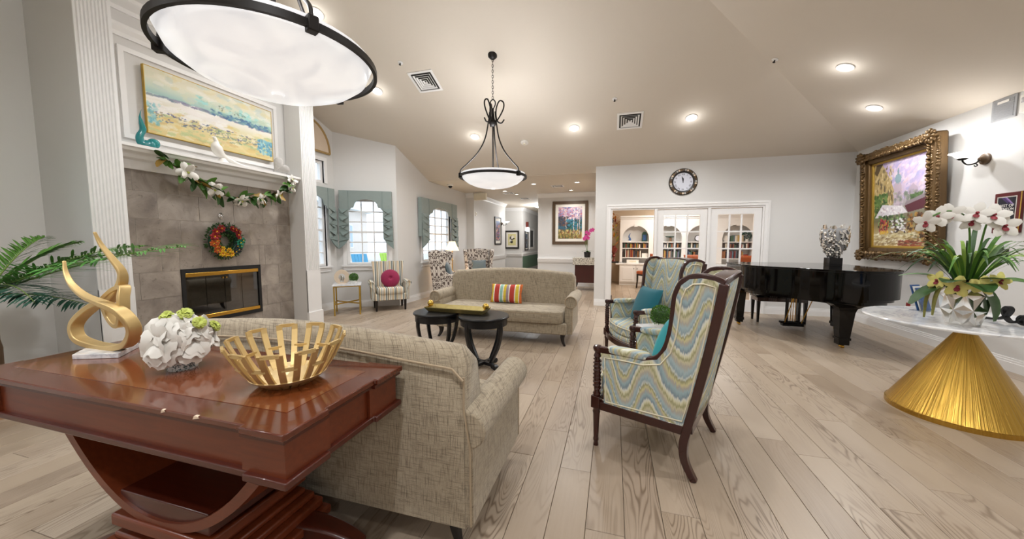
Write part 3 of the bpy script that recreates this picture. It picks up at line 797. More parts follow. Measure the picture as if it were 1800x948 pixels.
for (x, y, lb) in [(-3.74, 3.91, 'recessed downlight at top of picture beside the near bowl pendant'), (-3.79, 5.17, 'recessed downlight just right of the near bowl pendant rim'),
                   (-2.59, 6.46, 'recessed downlight left of the far pendant stem'), (-.71, 6.46, 'recessed downlight between the far pendant and square ceiling vent'),
                   (1.17, 6.46, 'recessed downlight above the wall clock'), (2.62, 5.32, 'recessed downlight farthest to the upper right of ceiling'), (3.36, 6.10, 'recessed downlight above the ornate gold picture frame'),
                   (-3.0, 1.6, 'recessed downlight overhead left of the camera'), (.2, 2.6, 'recessed downlight overhead right of the camera'), (2.6, 2.2, 'recessed downlight over the marble pedestal table'),
                   (-.5, .2, 'recessed downlight in the sloped ceiling behind the camera'), (2.3, -.2, 'recessed downlight near the right wall behind the camera'), (-3.2, -.3, 'recessed downlight near the left wall behind the camera'), (-2.1, -1.9, 'recessed downlight in the flat ceiling far behind the console table'), (.9, -1.9, 'recessed downlight in the flat ceiling far behind the camera')]:  # last pair: unseen fill lights added to brighten the console apron
    downlight(x, y, ceil_z(x, y) if y > YN else EAVE, lb, DOWN_W)
for (x, y, lb) in [(-1.99, 8.95, 'flush downlight in the hall ceiling nearest the far pendant bowl'), (-3.08, 9.98, 'flush downlight in hall ceiling left of the birch painting wall'), (-2.93, 10.75, 'smaller looking flush downlight farther down the hall ceiling'), (-.9, 9.0, 'bright flush spotlight in hall ceiling above the birch painting'), (-1.2, 10.3, 'flush downlight in hall ceiling close to birch painting crown moulding')]:
    downlight(x, y, HZ, lb, DOWN_W*.5, .055)
# hall flush dome and light deep in the corridor
t = thing('flush_dome_light', 'white glass dome light deep in the hall ceiling', 'ceiling light', (-2.95, 14.2, HZ))
MB().lathe([(.17, 0), (.18, -.02), (.16, -.035)], 24).build('fitter', 'trim_white', t, smooth=40)
MB().lathe([(.155, -.035), (.13, -.075), (.07, -.10), (0, -.108)], 24).build('dome', 'hall_glow', t, smooth=60)
lamp('POINT', 'dome_lamp', (0, 0, -.3), DOWN_W*.5, t)

# air vents
def vent(x, y, lab):
    t = thing('ceiling_vent', lab, 'vent', (x, y, ceil_z(x, y) if y < HY else HZ), 0, 'square ceiling air vents'); t.rotation_euler = ceil_rot(x, y)
    s = .205 if y < HY else .16
    mb = MB(); 
    for (a, b, c, d) in ((-s, -s, s, -s+.035), (-s, s-.035, s, s), (-s, -s+.035, -s+.035, s-.035), (s-.035, -s+.035, s, s-.035)): mb.box(a, b, -.012, c, d, 0)
    mb.build('vent_frame', 'trim_white', t)
    MB().box(-s+.03, -s+.03, -.003, s-.03, s-.03, -.001).build('vent_throat', 'dark_gap', t)
    for k in range(4):
        q = s-.06-k*.037; w = .02
        mb = MB()
        for (p0, p1, p2, p3) in (((-q, -q), (q, -q), (q-w, -q+w), (-q+w, -q+w)), ((q, -q), (q, q), (q-w, q-w), (q-w, -q+w)), ((q, q), (-q, q), (-q+w, q-w), (q-w, q-w)), ((-q, q), (-q, -q), (-q+w, -q+w), (-q+w, q-w))):
            mb.add([(p0[0], p0[1], -.018), (p1[0], p1[1], -.018), (p2[0], p2[1], -.004), (p3[0], p3[1], -.004)], [(0, 1, 2, 3)])
        mb.build('louver', 'trim_white', t, solid=.002)
    return t
vent(-2.87, 5.12, 'square white louvered vent in ceiling left of the far pendant canopy'); vent(.22, 6.40, 'square white louvered vent in ceiling left of wall clock')
vent(-1.46, 9.5, 'small white vent in hall ceiling near the birch painting'); vent(-3.1, 10.45, 'small white vent in hall ceiling between flush downlights'); vent(-2.95, 11.9, 'small dark vent deepest in the hall ceiling')
# sprinklers
for (x, y, lb) in [(-3.07, 4.75, 'small sprinkler head in ceiling left of the near vent'), (-.03, 5.89, 'small sprinkler head in ceiling above the right vent'), (1.94, 5.46, 'small sprinkler head near the ceiling hip crease')]:
    t = thing('sprinkler_head', lb, 'sprinkler', (x, y, ceil_z(x, y)), 0, 'ceiling sprinkler heads'); t.rotation_euler = ceil_rot(x, y)
    MB().lathe([(.0, 0), (.036, 0), (.038, -.006), (.02, -.012), (0, -.012)], 18).build('escutcheon', 'trim_white', t, smooth=40)
    MB().lathe([(0, -.012), (.008, -.012), (.008, -.035), (.016, -.037), (.016, -.041), (0, -.041)], 12).build('nozzle', 'black_iron', t, smooth=40)
t = thing('smoke_detector', 'round white smoke detector on ceiling right of the far pendant', 'smoke detector', (-1.68, 6.73, ceil_z(-1.68, 6.73))); t.rotation_euler = ceil_rot(0, 6.7)
MB().lathe([(0, 0), (.075, 0), (.075, -.02), (.055, -.035), (0, -.038)], 24).build('housing', 'plastic_white', t, smooth=40)
MB().lathe([(.022, -.036), (.02, -.05), (0, -.052)], 16).build('sensor', 'plastic_cream', t, smooth=40)
t = thing('dome_camera', 'black security dome camera on hall ceiling above damask chairs', 'camera', (-4.08, 8.45, HZ))
MB().lathe([(0, 0), (.075, 0), (.075, -.03), (.06, -.045), (0, -.045)], 24).build('camera_base', 'plastic_white', t, smooth=40)
MB().ball((0, 0, -.05), .052, (1, 1, 1), 16, 10).build('dome', 'black_glass', t, smooth=60)

# bowl pendants
def pendant(x, y, z, label):
    t = thing('bowl_pendant', label, 'pendant light', (x, y, z), 0, 'iron and glass bowl pendants')
    R = .462
    prof = [(R-.005, .045), (R-.015, .02), (.425, -.03), (.355, -.085), (.26, -.125), (.15, -.15), (.05, -.160), (0, -.161)]
    inn = [(0, -.150), (.15, -.139), (.26, -.114), (.35, -.076), (.415, -.025), (R-.025, .02), (R-.017, .045)]
    MB().lathe(prof+inn, 56, cap=False).build('glass_bowl', 'pendant_glass', t, smooth=60)
    MB().lathe([(0, -.158), (.03, -.160), (.025, -.172), (0, -.175)], 20).build('finial', 'pendant_glass', t, smooth=50)
    MB().lathe([(R+.002, -.016), (R+.020, -.016), (R+.020, .016), (R+.002, .016), (R+.002, -.016)], 64).build('iron_ring', 'black_iron', t, smooth=40)
    for k in range(3):
        a = radians(-25+120*k); M = RZ(a)
        P = bez([(R+.012, 0, -.01), (R+.0, 0, .075), (.37, 0, .165), (.22, 0, .33), (.115, 0, .53), (.062, 0, .78), (.045, 0, .90)], 8)
        MB(M).tube(P, .0095, 8).build('arm', 'black_iron', t, smooth=60)
        MB(M).box(R-.012, -.022, -.032, R+.034, .022, .032).build('clamp', 'black_iron', t, bevel=.004)
        L = bez([(.03, 0, .76), (.075, 0, .80), (.15, 0, .93), (.155, 0, 1.02), (.10, 0, 1.05), (.055, 0, .97), (.045, 0, .86), (.07, 0, .77), (.125, 0, .745), (.165, 0, .79)], 6)
        MB(RZ(a+.5)).tube(L, .010, 8).build('scroll', 'black_iron', t, smooth=60)
    MB().lathe([(0, .70), (.03, .71), (.055, .745), (.055, .765), (.03, .80), (.018, .86), (.014, .95), (0, .96)], 18).build('hub', 'black_iron', t, smooth=50)
    MB().tube([(0, 0, .02), (0, 0, .74)], .011, 8).build('center_rod', 'black_iron', t, smooth=50)
    MB().tube(bez([(0, 0, .93), (.035, 0, 1.0), (.032, 0, 1.05), (0, 0, 1.075), (-.032, 0, 1.05), (-.035, 0, 1.0), (0, 0, .93)], 6), .008, 8).build('hanging_loop', 'black_iron', t, smooth=60)
    top = ceil_z(x, y)-z
    k = 0; zz = 1.078
    while zz < top-.03:
        M = TR(0, 0, zz+.020) @ RZ(pi/2*(k % 2)+.4)
        P = [(.011*cos(a), 0, .023*sin(a)) for a in [2*pi*i/12 for i in range(12)]]
        MB(M).tube(P, .0032, 6, closed=True).build('chain_link', 'black_iron', t, smooth=60); zz += .036; k += 1
    MB().lathe([(0, top-.055), (.03, top-.05), (.062, top-.02), (.066, top+.02), (0, top+.02)], 24).build('canopy', 'black_iron', t, smooth=50)
    lamp('POINT', 'pendant_lamp', (0, 0, .12), DOWN_W*.4, t, .25)
    return t
pendant(-1.675, 4.86, 2.28, 'far iron pendant with white glass bowl hanging on long chain')
pendant(-1.68, 1.48, 2.28, 'large near pendant with white glass bowl cut off by the top edge')
# ------------------------------------------------------------------ sofas
def make_sofa(label, loc, rz):
    t = thing('camelback_sofa', label, 'sofa', loc, rz, 'matching beige tweed sofas')
    # local: x width, front = -y, rear face at y = +.42
    Wd = 1.0; yb = .42; yf = -.41
    MB().box(-.93, yf+.02, .15, .93, yb-.03, .30).build('seat_base', 'sofa_tweed', t, bevel=.015)
    # one long bench cushion
    mb = MB(); mb.cushion((0, -.075, .375), (1.78, .70, .17), .16, 64, 16)
    c = mb.build('seat_cushion', 'sofa_tweed', t, smooth=50)
    for z in (.335, .425):
        e = .16; pts = []
        for j in range(72):
            th = 2*pi*j/72; sg = lambda q: math.copysign(abs(q)**e, q)
            pts.append((sg(cos(th))*.875, -.075+sg(sin(th))*.345, z))
        MB().tube(pts, .006, 6, closed=True).build('piping', 'sofa_piping', c, smooth=60)
    # camelback
    BW = .965
    def top(x):
        u = abs(x)/BW
        return .915+.05*max(0, cos(min(u, 1)*pi*.55))**1.2
    rows = []; N = 40; xs = [-BW+2*BW*i/N for i in range(N+1)]
    prof_n = 9
    for x in xs:
        u = abs(x)/BW; edge = max(0, (u-.93)/.07); h = top(x)-.055*edge**2
        th = .15-.03*edge; row = []
        yr = yb; ytop = yb-.02
        pts = [(yr-.005, .14), (yr, .5), (ytop+.005, h-.075)]
        for k in range(prof_n): 
            a = k/(prof_n-1)*pi; pts.append((ytop-.075+.075*cos(a)*(1.0), h-.07+.07*sin(a)))
        pts += [(yb-.19, h-.16), (yb-.22, .55), (yb-.24, .40), (yb-.24, .14)]
        rows.append([(x*(1-.0*edge), p[0], p[1]) for p in pts])
    mb = MB(); mb.strip(rows)
    k = len(rows[0]); n = len(rows)
    mb.f.append(tuple(range(k))); mb.f.append(tuple((n-1)*k+i for i in range(k-1, -1, -1)))
    b = mb.build('backrest', 'sofa_tweed', t, smooth=50)
    MB().tube([(x, yb+.002, top(x)-.075-(.05*max(0, (abs(x)/BW-.93)/.07)**2)) for x in xs], .006, 6).build('piping', 'sofa_piping', b, smooth=60)
    for s in (-1, 1): MB().tube([(s*.993, yb-.001, .16), (s*.993, yb+.0, .5), (s*.965, yb-.004, .66), (s*.962, yb-.012, .80)], .005, 6).build('piping', 'sofa_piping', b, smooth=60)
    # rolled arms
    for s in (-1, 1):
        out = [(.90, .15), (1.0, .15), (1.0, .50)]
        out += [(.975+.082*cos(a), .575+.082*sin(a)) for a in [radians(-60+i*20) for i in range(15)]]
        out += [(.895, .50)]
        mb = MB(Matrix.Diagonal((s, 1, 1, 1))); mb.prism(out, -.33, yb-.008, 'xz')
        ar = mb.build('arm', 'sofa_tweed', t, smooth=45, bevel=.008)
        P = [(s*(.975+.074*cos(a)), -.333, .575+.074*sin(a)) for a in [2*pi*i/28 for i in range(28)]]
        MB().tube(P, .006, 6, closed=True).build('piping', 'sofa_piping', ar, smooth=60)
        P = [(s*.998, -.334, .16), (s*.998, -.334, .50)]
        MB().tube(P, .005, 6).build('piping', 'sofa_piping', ar, smooth=60)
    # sabre legs
    for s in (-1, 1):
        for f in (-1, 1):
            y = (-.33 if f < 0 else .32)
            P = bez([(s*.88, y, .16), (s*.875, y, .10), (s*.885, y+f*.012, .05), (s*.91, y+f*.03, .0)], 5)
            MB().tube(P, [1.25-.05*i for i in range(len(P))], flat=(.05, .05), up=(0, 1, 0)).build('leg', 'dark_leg', t, bevel=.004)
    return t
make_sofa('beige tweed camelback sofa with striped lumbar pillow, facing the camera', (-1.49, 4.88, 0), 0)
make_sofa('beige tweed camelback sofa seen from behind in front of console table', (-1.545, 1.715, 0), pi)

# ------------------------------------------------------------------ flame-stitch wing chairs
def make_wing(label, loc, rz):
    t = thing('flame_stitch_wing_chair', label, 'armchair', loc, rz, 'pair of flame-stitch wing chairs')
    # local: front = -y. d (depth behind the front post) -> y = d-.28
    Y = lambda d: d-.28
    hw = .335
    side = [(.03, .64), (.16, .645), (.30, .645), (.38, .668), (.43, .74), (.455, .84), (.468, .95), (.476, 1.05), (.50, 1.12), (.54, 1.155), (.60, 1.165), (.66, 1.155), (.705, 1.135)]
    rear = [(.682, .98), (.645, .76), (.60, .525), (.555, .31)]
    for s in (-1, 1):
        splay = lambda z: s*(hw-.0+max(0, z-.6)*.03)
        poly = side+rear+[(.06, .30), (.05, .5)]
        # upholstered side panel
        mb = MB(); n = len(poly)
        o = [(splay(z)+s*.018, Y(d), z) for d, z in poly]; i_ = [(splay(z)-s*.022, Y(d), z) for d, z in poly]
        mb.add(o+i_, [tuple(range(n)), tuple(range(2*n-1, n-1, -1))]+[(k, n+k, n+(k+1) % n, (k+1) % n) for k in range(n)])
        p = mb.build('side_panel', 'flame_stitch', t)
        # cream welt inside the wood frame
        cen = Vector((.40, .62))
        inner = [(.06, .615), (.16, .62), (.30, .62), (.40, .645), (.455, .725), (.482, .83), (.496, .95), (.504, 1.04), (.525, 1.10), (.56, 1.13), (.61, 1.135), (.668, 1.12), (.65, .98), (.612, .76), (.57, .53), (.527, .34), (.072, .325)]
        for sg in (1,):
            MB().tube([(splay(z)+s*.021, Y(d), z) for d, z in inner], .0045, 6, closed=True).build('welt', 'piping_cream', p, smooth=60)
        # shaped wood edge: arm, wing and back post in one sweep, into the rear leg
        P = bez([(splay(z), Y(d), z) for d, z in [(.0, .655), (.10, .655)]+side[1:]], 3)
        MB().tube(P, 1.0, flat=(.05, .032), up=(s, 0, 0)).build('wing_rail', 'mahogany', t, bevel=.006)
        P = bez([(splay(z), Y(d), z) for d, z in [(.705, 1.14), (.682, .98), (.645, .76), (.60, .525), (.556, .31), (.537, .20), (.548, .10), (.60, .0)]], 4)
        MB().tube(P, [1-.25*max(0, (i-20)/8) for i in range(len(P))], flat=(.046, .055), up=(s, 0, 0)).build('back_post', 'mahogany', t, bevel=.005)
        MB().bar((s*hw, Y(.0), .285), (s*hw, Y(.565), .285), .04, .055).build('side_rail', 'mahogany', t, bevel=.004)
        # turned front leg and spiral arm post
        x, y = s*hw, Y(0)
        post = MB().lathe([(.0, .0), (.017, .0), (.015, .03), (.018, .035), (.018, .05), (.016, .055), (.022, .22), (.026, .235), (.021, .25), (.026, .262), (0, .262)], 16, (x, y, 0)).build('leg', 'mahogany', t, smooth=50)
        MB().box(x-.029, y-.029, .262, x+.029, y+.029, .345).build('leg_block', 'mahogany', post, bevel=.004)
        ap = MB().lathe([(.0, .345), (.022, .345), (.027, .36), (.018, .375), (.020, .39), (.024, .44), (.022, .55), (.018, .60), (.025, .61), (.02, .625), (.016, .635), (.027, .65), (.029, .668), (.022, .682), (0, .686)], 16, (x, y, 0)).build('arm_post', 'mahogany', t, smooth=50)
        P = [(x+.0225*cos(a), y+.0225*sin(a), .39+.205*a/(2*pi*8)) for a in [2*pi*8*i/110 for i in range(111)]]
        MB().tube(P, .0055, 6).build('spiral', 'mahogany', ap, smooth=60)
        MB().bar((x, y+.055, .33), (x, y+.055, .64), .02, .02).build('inner_post', 'mahogany', t)
        MB().cushion((x-s*.012, Y(.20), .668), (.075, .27, .05), .5, 20, 10).build('arm_pad', 'flame_stitch', t, smooth=60)
    # back: leaning upholstered slab with arched wood top rail
    rows = []
    for k in range(13):
        u = k/12; z = .34+.80*u; d = .565+.135*((z-.31)/.83)
        row = []
        for j in range(13):
            x = -hw+2*hw*j/12; bow = .035*(1-(x/hw)**2)
            row.append((x*(1+max(0, z-.6)*.08), Y(d)+bow-.012, z+(.03*(1-(x/hw)**2) if k == 12 else 0)))
        rows.append(row)
    mb = MB(); mb.strip(rows); mb.build('back_outside', 'flame_stitch', t, smooth=60, solid=.015)
    rows2 = [[(p[0]*.97, p[1]-.085-.015*sin(pi*i/12), p[2]) for p in r] for i, r in enumerate(rows)]
    mb = MB(); mb.strip(rows2); mb.build('back_inside', 'flame_stitch', t, smooth=60, solid=.03)
    P = [(p[0], p[1]-.03, p[2]+.0) for p in rows[-1]]
    MB().tube(P, 1.0, flat=(.095, .034), up=(0, 0, 1)).build('top_rail', 'mahogany', t, bevel=.008)
    MB().bar((-hw, Y(.56), .30), (hw, Y(.56), .30), .04, .06).build('rear_rail', 'mahogany', t)
    # bowed front rail and seat
    P = [(hw*q, Y(-.0)-.055*(1-q*q), .285) for q in [-1+2*i/14 for i in range(15)]]
    MB().tube(P, 1.0, flat=(.035, .06), up=(0, 0, 1)).build('front_rail', 'mahogany', t, bevel=.005)
    def slab(name, z0, z1, gx, m):
        outl = [(gx*q, Y(.015)-.055*(1-q*q)) for q in [-1+2*i/14 for i in range(15)]]+[(gx, Y(.55)), (-gx, Y(.55))]
        mb = MB(); mb.prism(outl, z0, z1, 'xy'); return mb.build(name, m, t, bevel=.018, seg=3)
    slab('seat_deck', .31, .365, hw-.03, 'flame_stitch'); c = slab('seat_cushion', .37, .475, hw-.035, 'flame_stitch')
    P = [((hw-.035)*q, Y(.012)-.057*(1-q*q), .455) for q in [-1+2*i/14 for i in range(15)]]
    MB().tube(P, .005, 6).build('piping', 'piping_cream', c, smooth=60)
    return t
# heading: local -y must point along the facing direction
def face(dx, dy): return atan2(dy, dx)+pi/2
f1 = Vector((-.927, .374)); c1 = (Vector((-.10, 2.34))+Vector((.181, 2.962)))/2
p = c1-f1*.28; make_wing('flame-stitch wing chair seen from the side, nearest the camera', (p.x, p.y, 0), face(*f1))
f2 = Vector((-.907, -.42)); c2 = (Vector((-.058, 4.263))+Vector((.234, 3.635)))/2
p2 = c2-f2*.28; make_wing('flame-stitch wing chair with bright teal pillow in front of glass doors', (p2.x, p2.y, 0), face(*f2))

# ------------------------------------------------------------------ grand piano (keyboard at the far side)
pn = thing('grand_piano', 'glossy black baby grand piano with closed lid', 'piano', (0, 0, 0))
def piano_outline(o=0.0):
    # plan: straight bass side at x=3.42, curved treble side towards the camera
    P = bez([(1.90-o, 6.30, 0), (1.91-o, 6.10, 0), (2.02-o*.7, 5.86-o*.5, 0), (2.20-o*.5, 5.70-o, 0), (2.36-o*.4, 5.58-o, 0), (2.50-o*.6, 5.38-o*.7, 0), (2.68-o*.4, 5.20-o, 0), (2.95, 5.10-o, 0), (3.22+o*.4, 5.20-o, 0), (3.36+o*.8, 5.38-o*.5, 0), (3.42+o, 5.65, 0)], 5)
    return [(1.90-o, 6.90+o)]+[(q.x, q.y) for q in P]+[(3.42+o, 6.90+o)]
MB().prism(piano_outline(0), .67, .985, 'xy').build('case', 'black_lacquer', pn, smooth=35)
lid = MB().prism(piano_outline(.012), .99, 1.015, 'xy').build('lid', 'black_lacquer', pn, smooth=35, bevel=.004)
MB().prism(piano_outline(.004), .985, .992, 'xy').build('lid_gasket', 'black_matte', lid)
MB().prism(piano_outline(-.05), .63, .67, 'xy').build('bottom_moulding', 'black_lacquer', pn, smooth=35)
MB().prism(piano_outline(-.11), .58, .63, 'xy').build('underframe', 'black_lacquer', pn, smooth=35)
MB().box(1.93, 6.88, .58, 3.42, 7.02, .66).build('keybed', 'black_lacquer', pn)
MB().box(2.02, 6.90, .66, 3.33, 7.0, .70).build('key_slip', 'porcelain_white', pn)
for (x, y, top) in ((2.02, 6.56, .60), (3.34, 6.56, .60), (2.85, 5.45, .60)):
    big = y < 6
    w0, w1 = (.075, .052) if big else (.07, .05)
    def sq(w, z): return [(x-w, y-w, z), (x+w, y-w, z), (x+w, y+w, z), (x-w, y+w, z)]
    if big:
        lg = MB(); z_w = [(.60, .24), (.575, .20), (.55, .13), (.52, .095), (.47, .082), (.14, .058), (.14, .066), (.11, .066), (.11, .056), (.045, .056)]
        pts = [sq(w, z) for z, w in z_w]; vsx = [p for s4 in pts for p in s4]; fs = []
        for i in range(len(pts)-1):
            for j in range(4): fs.append((i*4+j, i*4+(j+1) % 4, (i+1)*4+(j+1) % 4, (i+1)*4+j))
        fs += [(0, 1, 2, 3), tuple(range(len(vsx)-1, len(vsx)-5, -1))]
        lg.add(vsx, fs); lg = lg.build('leg', 'black_lacquer', pn, smooth=35, bevel=.003)
    else:
        lg = MB().hexa(sq(.048, .05), sq(.07, .60)); lg = lg.build('leg', 'black_lacquer', pn, bevel=.004)
        MB().hexa(sq(.058, .09), sq(.058, .13)).build('leg_collar', 'black_lacquer', lg)
    ca = MB().lathe([(0, .012), (.028, .015), (.03, .03), (.018, .048), (0, .05)], 14, (x, y, 0)).tube([(x-.012, y-.02, .022), (x+.012, y-.02, .022)], .022, 14)
    ca.build('caster', 'brass', lg, smooth=45)
# pedal lyre
ly = MB().box(2.58, 6.40, .045, 2.86, 6.50, .09).box(2.55, 6.42, .085, 2.89, 6.48, .12).build('pedal_box', 'black_lacquer', pn, bevel=.006)
for x in (2.64, 2.80): MB().bar((x, 6.45, .10), (x, 6.45, .60), .035, .035).build('lyre_post', 'black_lacquer', ly, bevel=.003)
for x in (2.69, 2.72, 2.75): MB().tube([(x, 6.44, .10), (x, 6.44, .60)], .005, 6).build('pedal_rod', 'brass', ly, smooth=50)
for x in (2.61, 2.83): MB().tube([(x, 6.42, .10), (x+(.10 if x > 2.7 else .06), 6.28, .60)], .007, 6).build('lyre_brace', 'brass', ly, smooth=50)
for x in (2.66, 2.72, 2.78): MB().box(x-.011, 6.50, .05, x+.011, 6.60, .062).build('pedal', 'brass', ly, bevel=.004)
# bench
bn = thing('piano_bench', 'black piano bench with padded top behind the piano', 'bench', (2.72, 6.96, 0))
MB().box(-.38, -.16, .42, .38, .16, .465).build('seat', 'black_lacquer', bn, bevel=.012)
MB().box(-.36, -.145, .36, .36, .145, .42).build('apron', 'mahogany', bn)
for sx in (-1, 1):
    for sy in (-1, 1):
        x, y = sx*.335, sy*.125
        MB().hexa([(x-.014, y-.014, 0), (x+.014, y-.014, 0), (x+.014, y+.014, 0), (x-.014, y+.014, 0)], [(x-.025, y-.02, .37), (x+.025, y-.02, .37), (x+.025, y+.02, .37), (x-.025, y+.02, .37)]).build('leg', 'dark_leg', bn)

# ------------------------------------------------------------------ marble pedestal table
mt = thing('marble_pedestal_table', 'round marble top table on brushed gold cone base', 'table', (2.66, 3.58, 0))
MB().lathe([(0, .745), (.15, .735), (.57, .735), (.588, .738), (.59, .748), (.584, .758), (0, .758)], 72).build('table_top', 'marble', mt, smooth=40)
cb = MB().lathe([(0, 0), (.405, 0), (.405, .035), (.398, .037), (.058, .65), (.058, .665), (0, .665)], 72).build('cone_base', 'brushed_gold', mt, smooth=40)
MB().lathe([(0, .665), (.056, .665), (.066, .68), (.098, .735), (0, .735)], 40).build('collar', 'brushed_gold', mt, smooth=40)

# ------------------------------------------------------------------ console table behind the near sofa
ct = thing('console_table', 'cherry wood console table with curved pedestal and carved paw feet', 'console table', (0, 0, 0))
X0, X1, Y0, Y1, ZT = -2.50, -.865, .725, 1.265, .835
mb = MB(); 
def bumped(o, b=.014, L=.15):
    """rectangle with projecting corner blocks"""
    x0, x1, y0, y1 = X0+o, X1-o, Y0+o, Y1-o
    return [(x0-b, y0-b), (x0+L, y0-b), (x0+L, y0), (x1-L, y0), (x1-L, y0-b), (x1+b, y0-b), (x1+b, y0+L), (x1, y0+L), (x1, y1-L), (x1+b, y1-L), (x1+b, y1+b), (x1-L, y1+b), (x1-L, y1), (x0+L, y1), (x0+L, y1+b), (x0-b, y1+b), (x0-b, y1-L), (x0, y1-L), (x0, y0+L), (x0-b, y0+L)]
top = MB().prism(bumped(0), ZT-.022, ZT, 'xy').build('table_top', 'cherry_top', ct, bevel=.004)
MB().box(X0+.09, Y0+.09, ZT, X1-.09, Y1-.09, ZT+.0012).build('inlay_panel', 'cherry_burl', top)
MB().prism(bumped(.008), ZT-.034, ZT-.022, 'xy').build('edge_moulding', 'cherry_dark', top)
ap = MB().prism(bumped(.022), ZT-.145, ZT-.034, 'xy').build('apron', 'cherry', ct)
MB().prism(bumped(.006), ZT-.168, ZT-.145, 'xy').build('base_moulding', 'cherry_dark', ap, bevel=.004)
zc = ZT-.168
# U-shaped curved support: half-barrel slab below the apron
xm, ym = -1.56, (Y0+Y1)/2; hw_ = .56; dep = .345
outer = [(xm+hw_*q, zc-dep*(1-abs(q)**2.1)) for q in [-1+i/14 for i in range(29)]]
inner = [(xm+(hw_-.05)*q, zc-(dep-.032)*(1-abs(q)**2.1)) for q in [1-i/14 for i in range(29)]]
MB().prism(outer+inner, Y0+.075, Y1-.075, 'xz').build('curved_support', 'cherry', ct, smooth=35)
MB().box(xm-.22, Y0+.085, zc-dep+.02, xm+.24, Y1-.10, zc-dep+.10).build('support_block', 'cherry_dark', ct, bevel=.004)
pz = zc-dep
pl = MB()
for k, (hx, hy, z0, z1) in enumerate([(.25, .205, pz-.035, pz+.012), (.22, .18, pz-.065, pz-.035), (.25, .20, pz-.09, pz-.065), (.28, .22, pz-.12, pz-.09), (.31, .235, pz-.16, pz-.12), (.34, .25, pz-.20, pz-.16), (.31, .22, .09, pz-.20)]): pl.box(xm-hx, ym-hy, z0, xm+hx, ym+hy, z1)
pl.build('plinth', 'cherry', ct, bevel=.008)
for sx in (-1, 1):
    for sy in (-1, 1):
        P = bez([(xm+sx*.20, ym+sy*.12, .13), (xm+sx*.36, ym+sy*.15, .125), (xm+sx*.48, ym+sy*.18, .085), (xm+sx*.55, ym+sy*.19, .055)], 5)
        ft = MB().tube(P, [1.1-.03*i for i in range(len(P))], flat=(.10, .085), up=(0, 0, 1)).build('foot', 'cherry_dark', ct, bevel=.012)
        for k in range(4):
            a = -.9+.6*k; bx, by = xm+sx*.57, ym+sy*.19
            MB().ball((bx+sx*.035*cos(a), by+.045*sin(a), .032), .026, (1.5, .8, 1.2), 10, 8).build('paw_toe', 'cherry_dark', ft, smooth=60)
# worn chips along the front edge of the top
for x, w in ((-1.345, .022), (-1.20, .03)):
    MB().add([(x-w/2, Y0-.0015, ZT-.012), (x+w/2, Y0-.0015, ZT-.005), (x+w*.3, Y0-.0015, ZT-.001), (x-w*.3, Y0-.0015, ZT-.001), (x-w*.2, Y0+.005, ZT+.0008), (x+w*.2, Y0+.006, ZT+.0008)], [(0, 1, 2, 3), (3, 2, 5, 4)]).build('chip', 'wood_pale', top)

# ------------------------------------------------------------------ pair of round side tables + tray
def round_table(x, y, zt, r, label, rot):
    t = thing('round_side_table', label, 'table', (x, y, 0), rot, 'black round side tables')
    MB().lathe([(0, zt-.03), (r-.015, zt-.03), (r, zt-.022), (r, zt-.008), (r-.008, zt), (0, zt)], 48).build('table_top', 'black_paint', t, smooth=40)
    MB().lathe([(r-.045, zt-.10), (r-.02, zt-.10), (r-.02, zt-.03), (r-.045, zt-.03)], 48).build('apron', 'black_paint', t, smooth=40)
    for k in range(4):
        a = pi/4+k*pi/2
        M = RZ(a)
        P = bez([(r-.035, 0, zt-.05), (r-.028, 0, zt*.72), (r-.07, 0, zt*.42), (.10, 0, .055)], 6)
        MB(M).tube(P, [1-.012*i for i in range(len(P))], flat=(.034, .042), up=(0, 1, 0)).build('leg', 'black_paint', t, bevel=.004)
        f = MB(M).hexa([(0, -.022, .025), (.13, -.022, .025), (.13, .022, .025), (0, .022, .025)], [(0, -.022, .06), (.13, -.022, .06), (.13, .022, .06), (0, .022, .06)]).tube([(.17, -.024, .026), (.17, .024, .026)], .026, 14)
        f.hexa([(.12, -.022, .012), (.17, -.022, .004), (.17, .022, .004), (.12, .022, .012)], [(.12, -.022, .055), (.17, -.022, .045), (.17, .022, .045), (.12, .022, .055)])
        f.build('scroll_foot', 'black_paint', t, bevel=.003)
    return t
round_table(-1.335, 3.545, .57, .275, 'black round side table in front, scrolled cross base visible', .35)
round_table(-1.915, 3.60, .57, .275, 'black round side table at left, half behind its twin', .2)
ty = thing('gold_tray', 'rectangular antique gold tray with ball handles across both round tables', 'tray', (-1.68, 3.62, .572), -.05)
tm = MB(); tw, td = .36, .115
MB().box(-tw+.03, -td+.03, 0, tw-.03, td-.03, .008).build('tray_floor', 'tray_gold', ty)
for (p, q) in (((-tw+.03, -td+.03), (tw-.03, -td+.03)), ((tw-.03, -td+.03), (tw-.03, td-.03)), ((tw-.03, td-.03), (-tw+.03, td-.03)), ((-tw+.03, td-.03), (-tw+.03, -td+.03))):
    d = (Vector(q)-Vector(p)).normalized(); nn = Vector((d.y, -d.x))
    a, b = Vector(p), Vector(q); ao, bo = a+nn*.03-d*.03, b+nn*.03+d*.03
    MB().hexa([(a.x, a.y, 0), (b.x, b.y, 0), (bo.x, bo.y, .045), (ao.x, ao.y, .045)], [(a.x, a.y, .008), (b.x, b.y, .008), (bo.x, bo.y, .052), (ao.x, ao.y, .052)]).build('tray_side', 'tray_gold', ty)
for s in (-1, 1): 
    h = MB().tube([(s*(tw-.012), -.05, .045), (s*(tw-.012), .05, .045)], .007, 8).build('handle_bar', 'gold_bright', ty, smooth=50)
    for y in (-.0,): MB().ball((s*(tw-.012), y, .078), .036, nu=18, nv=12).build('handle_ball', 'gold_bright', h, smooth=60)
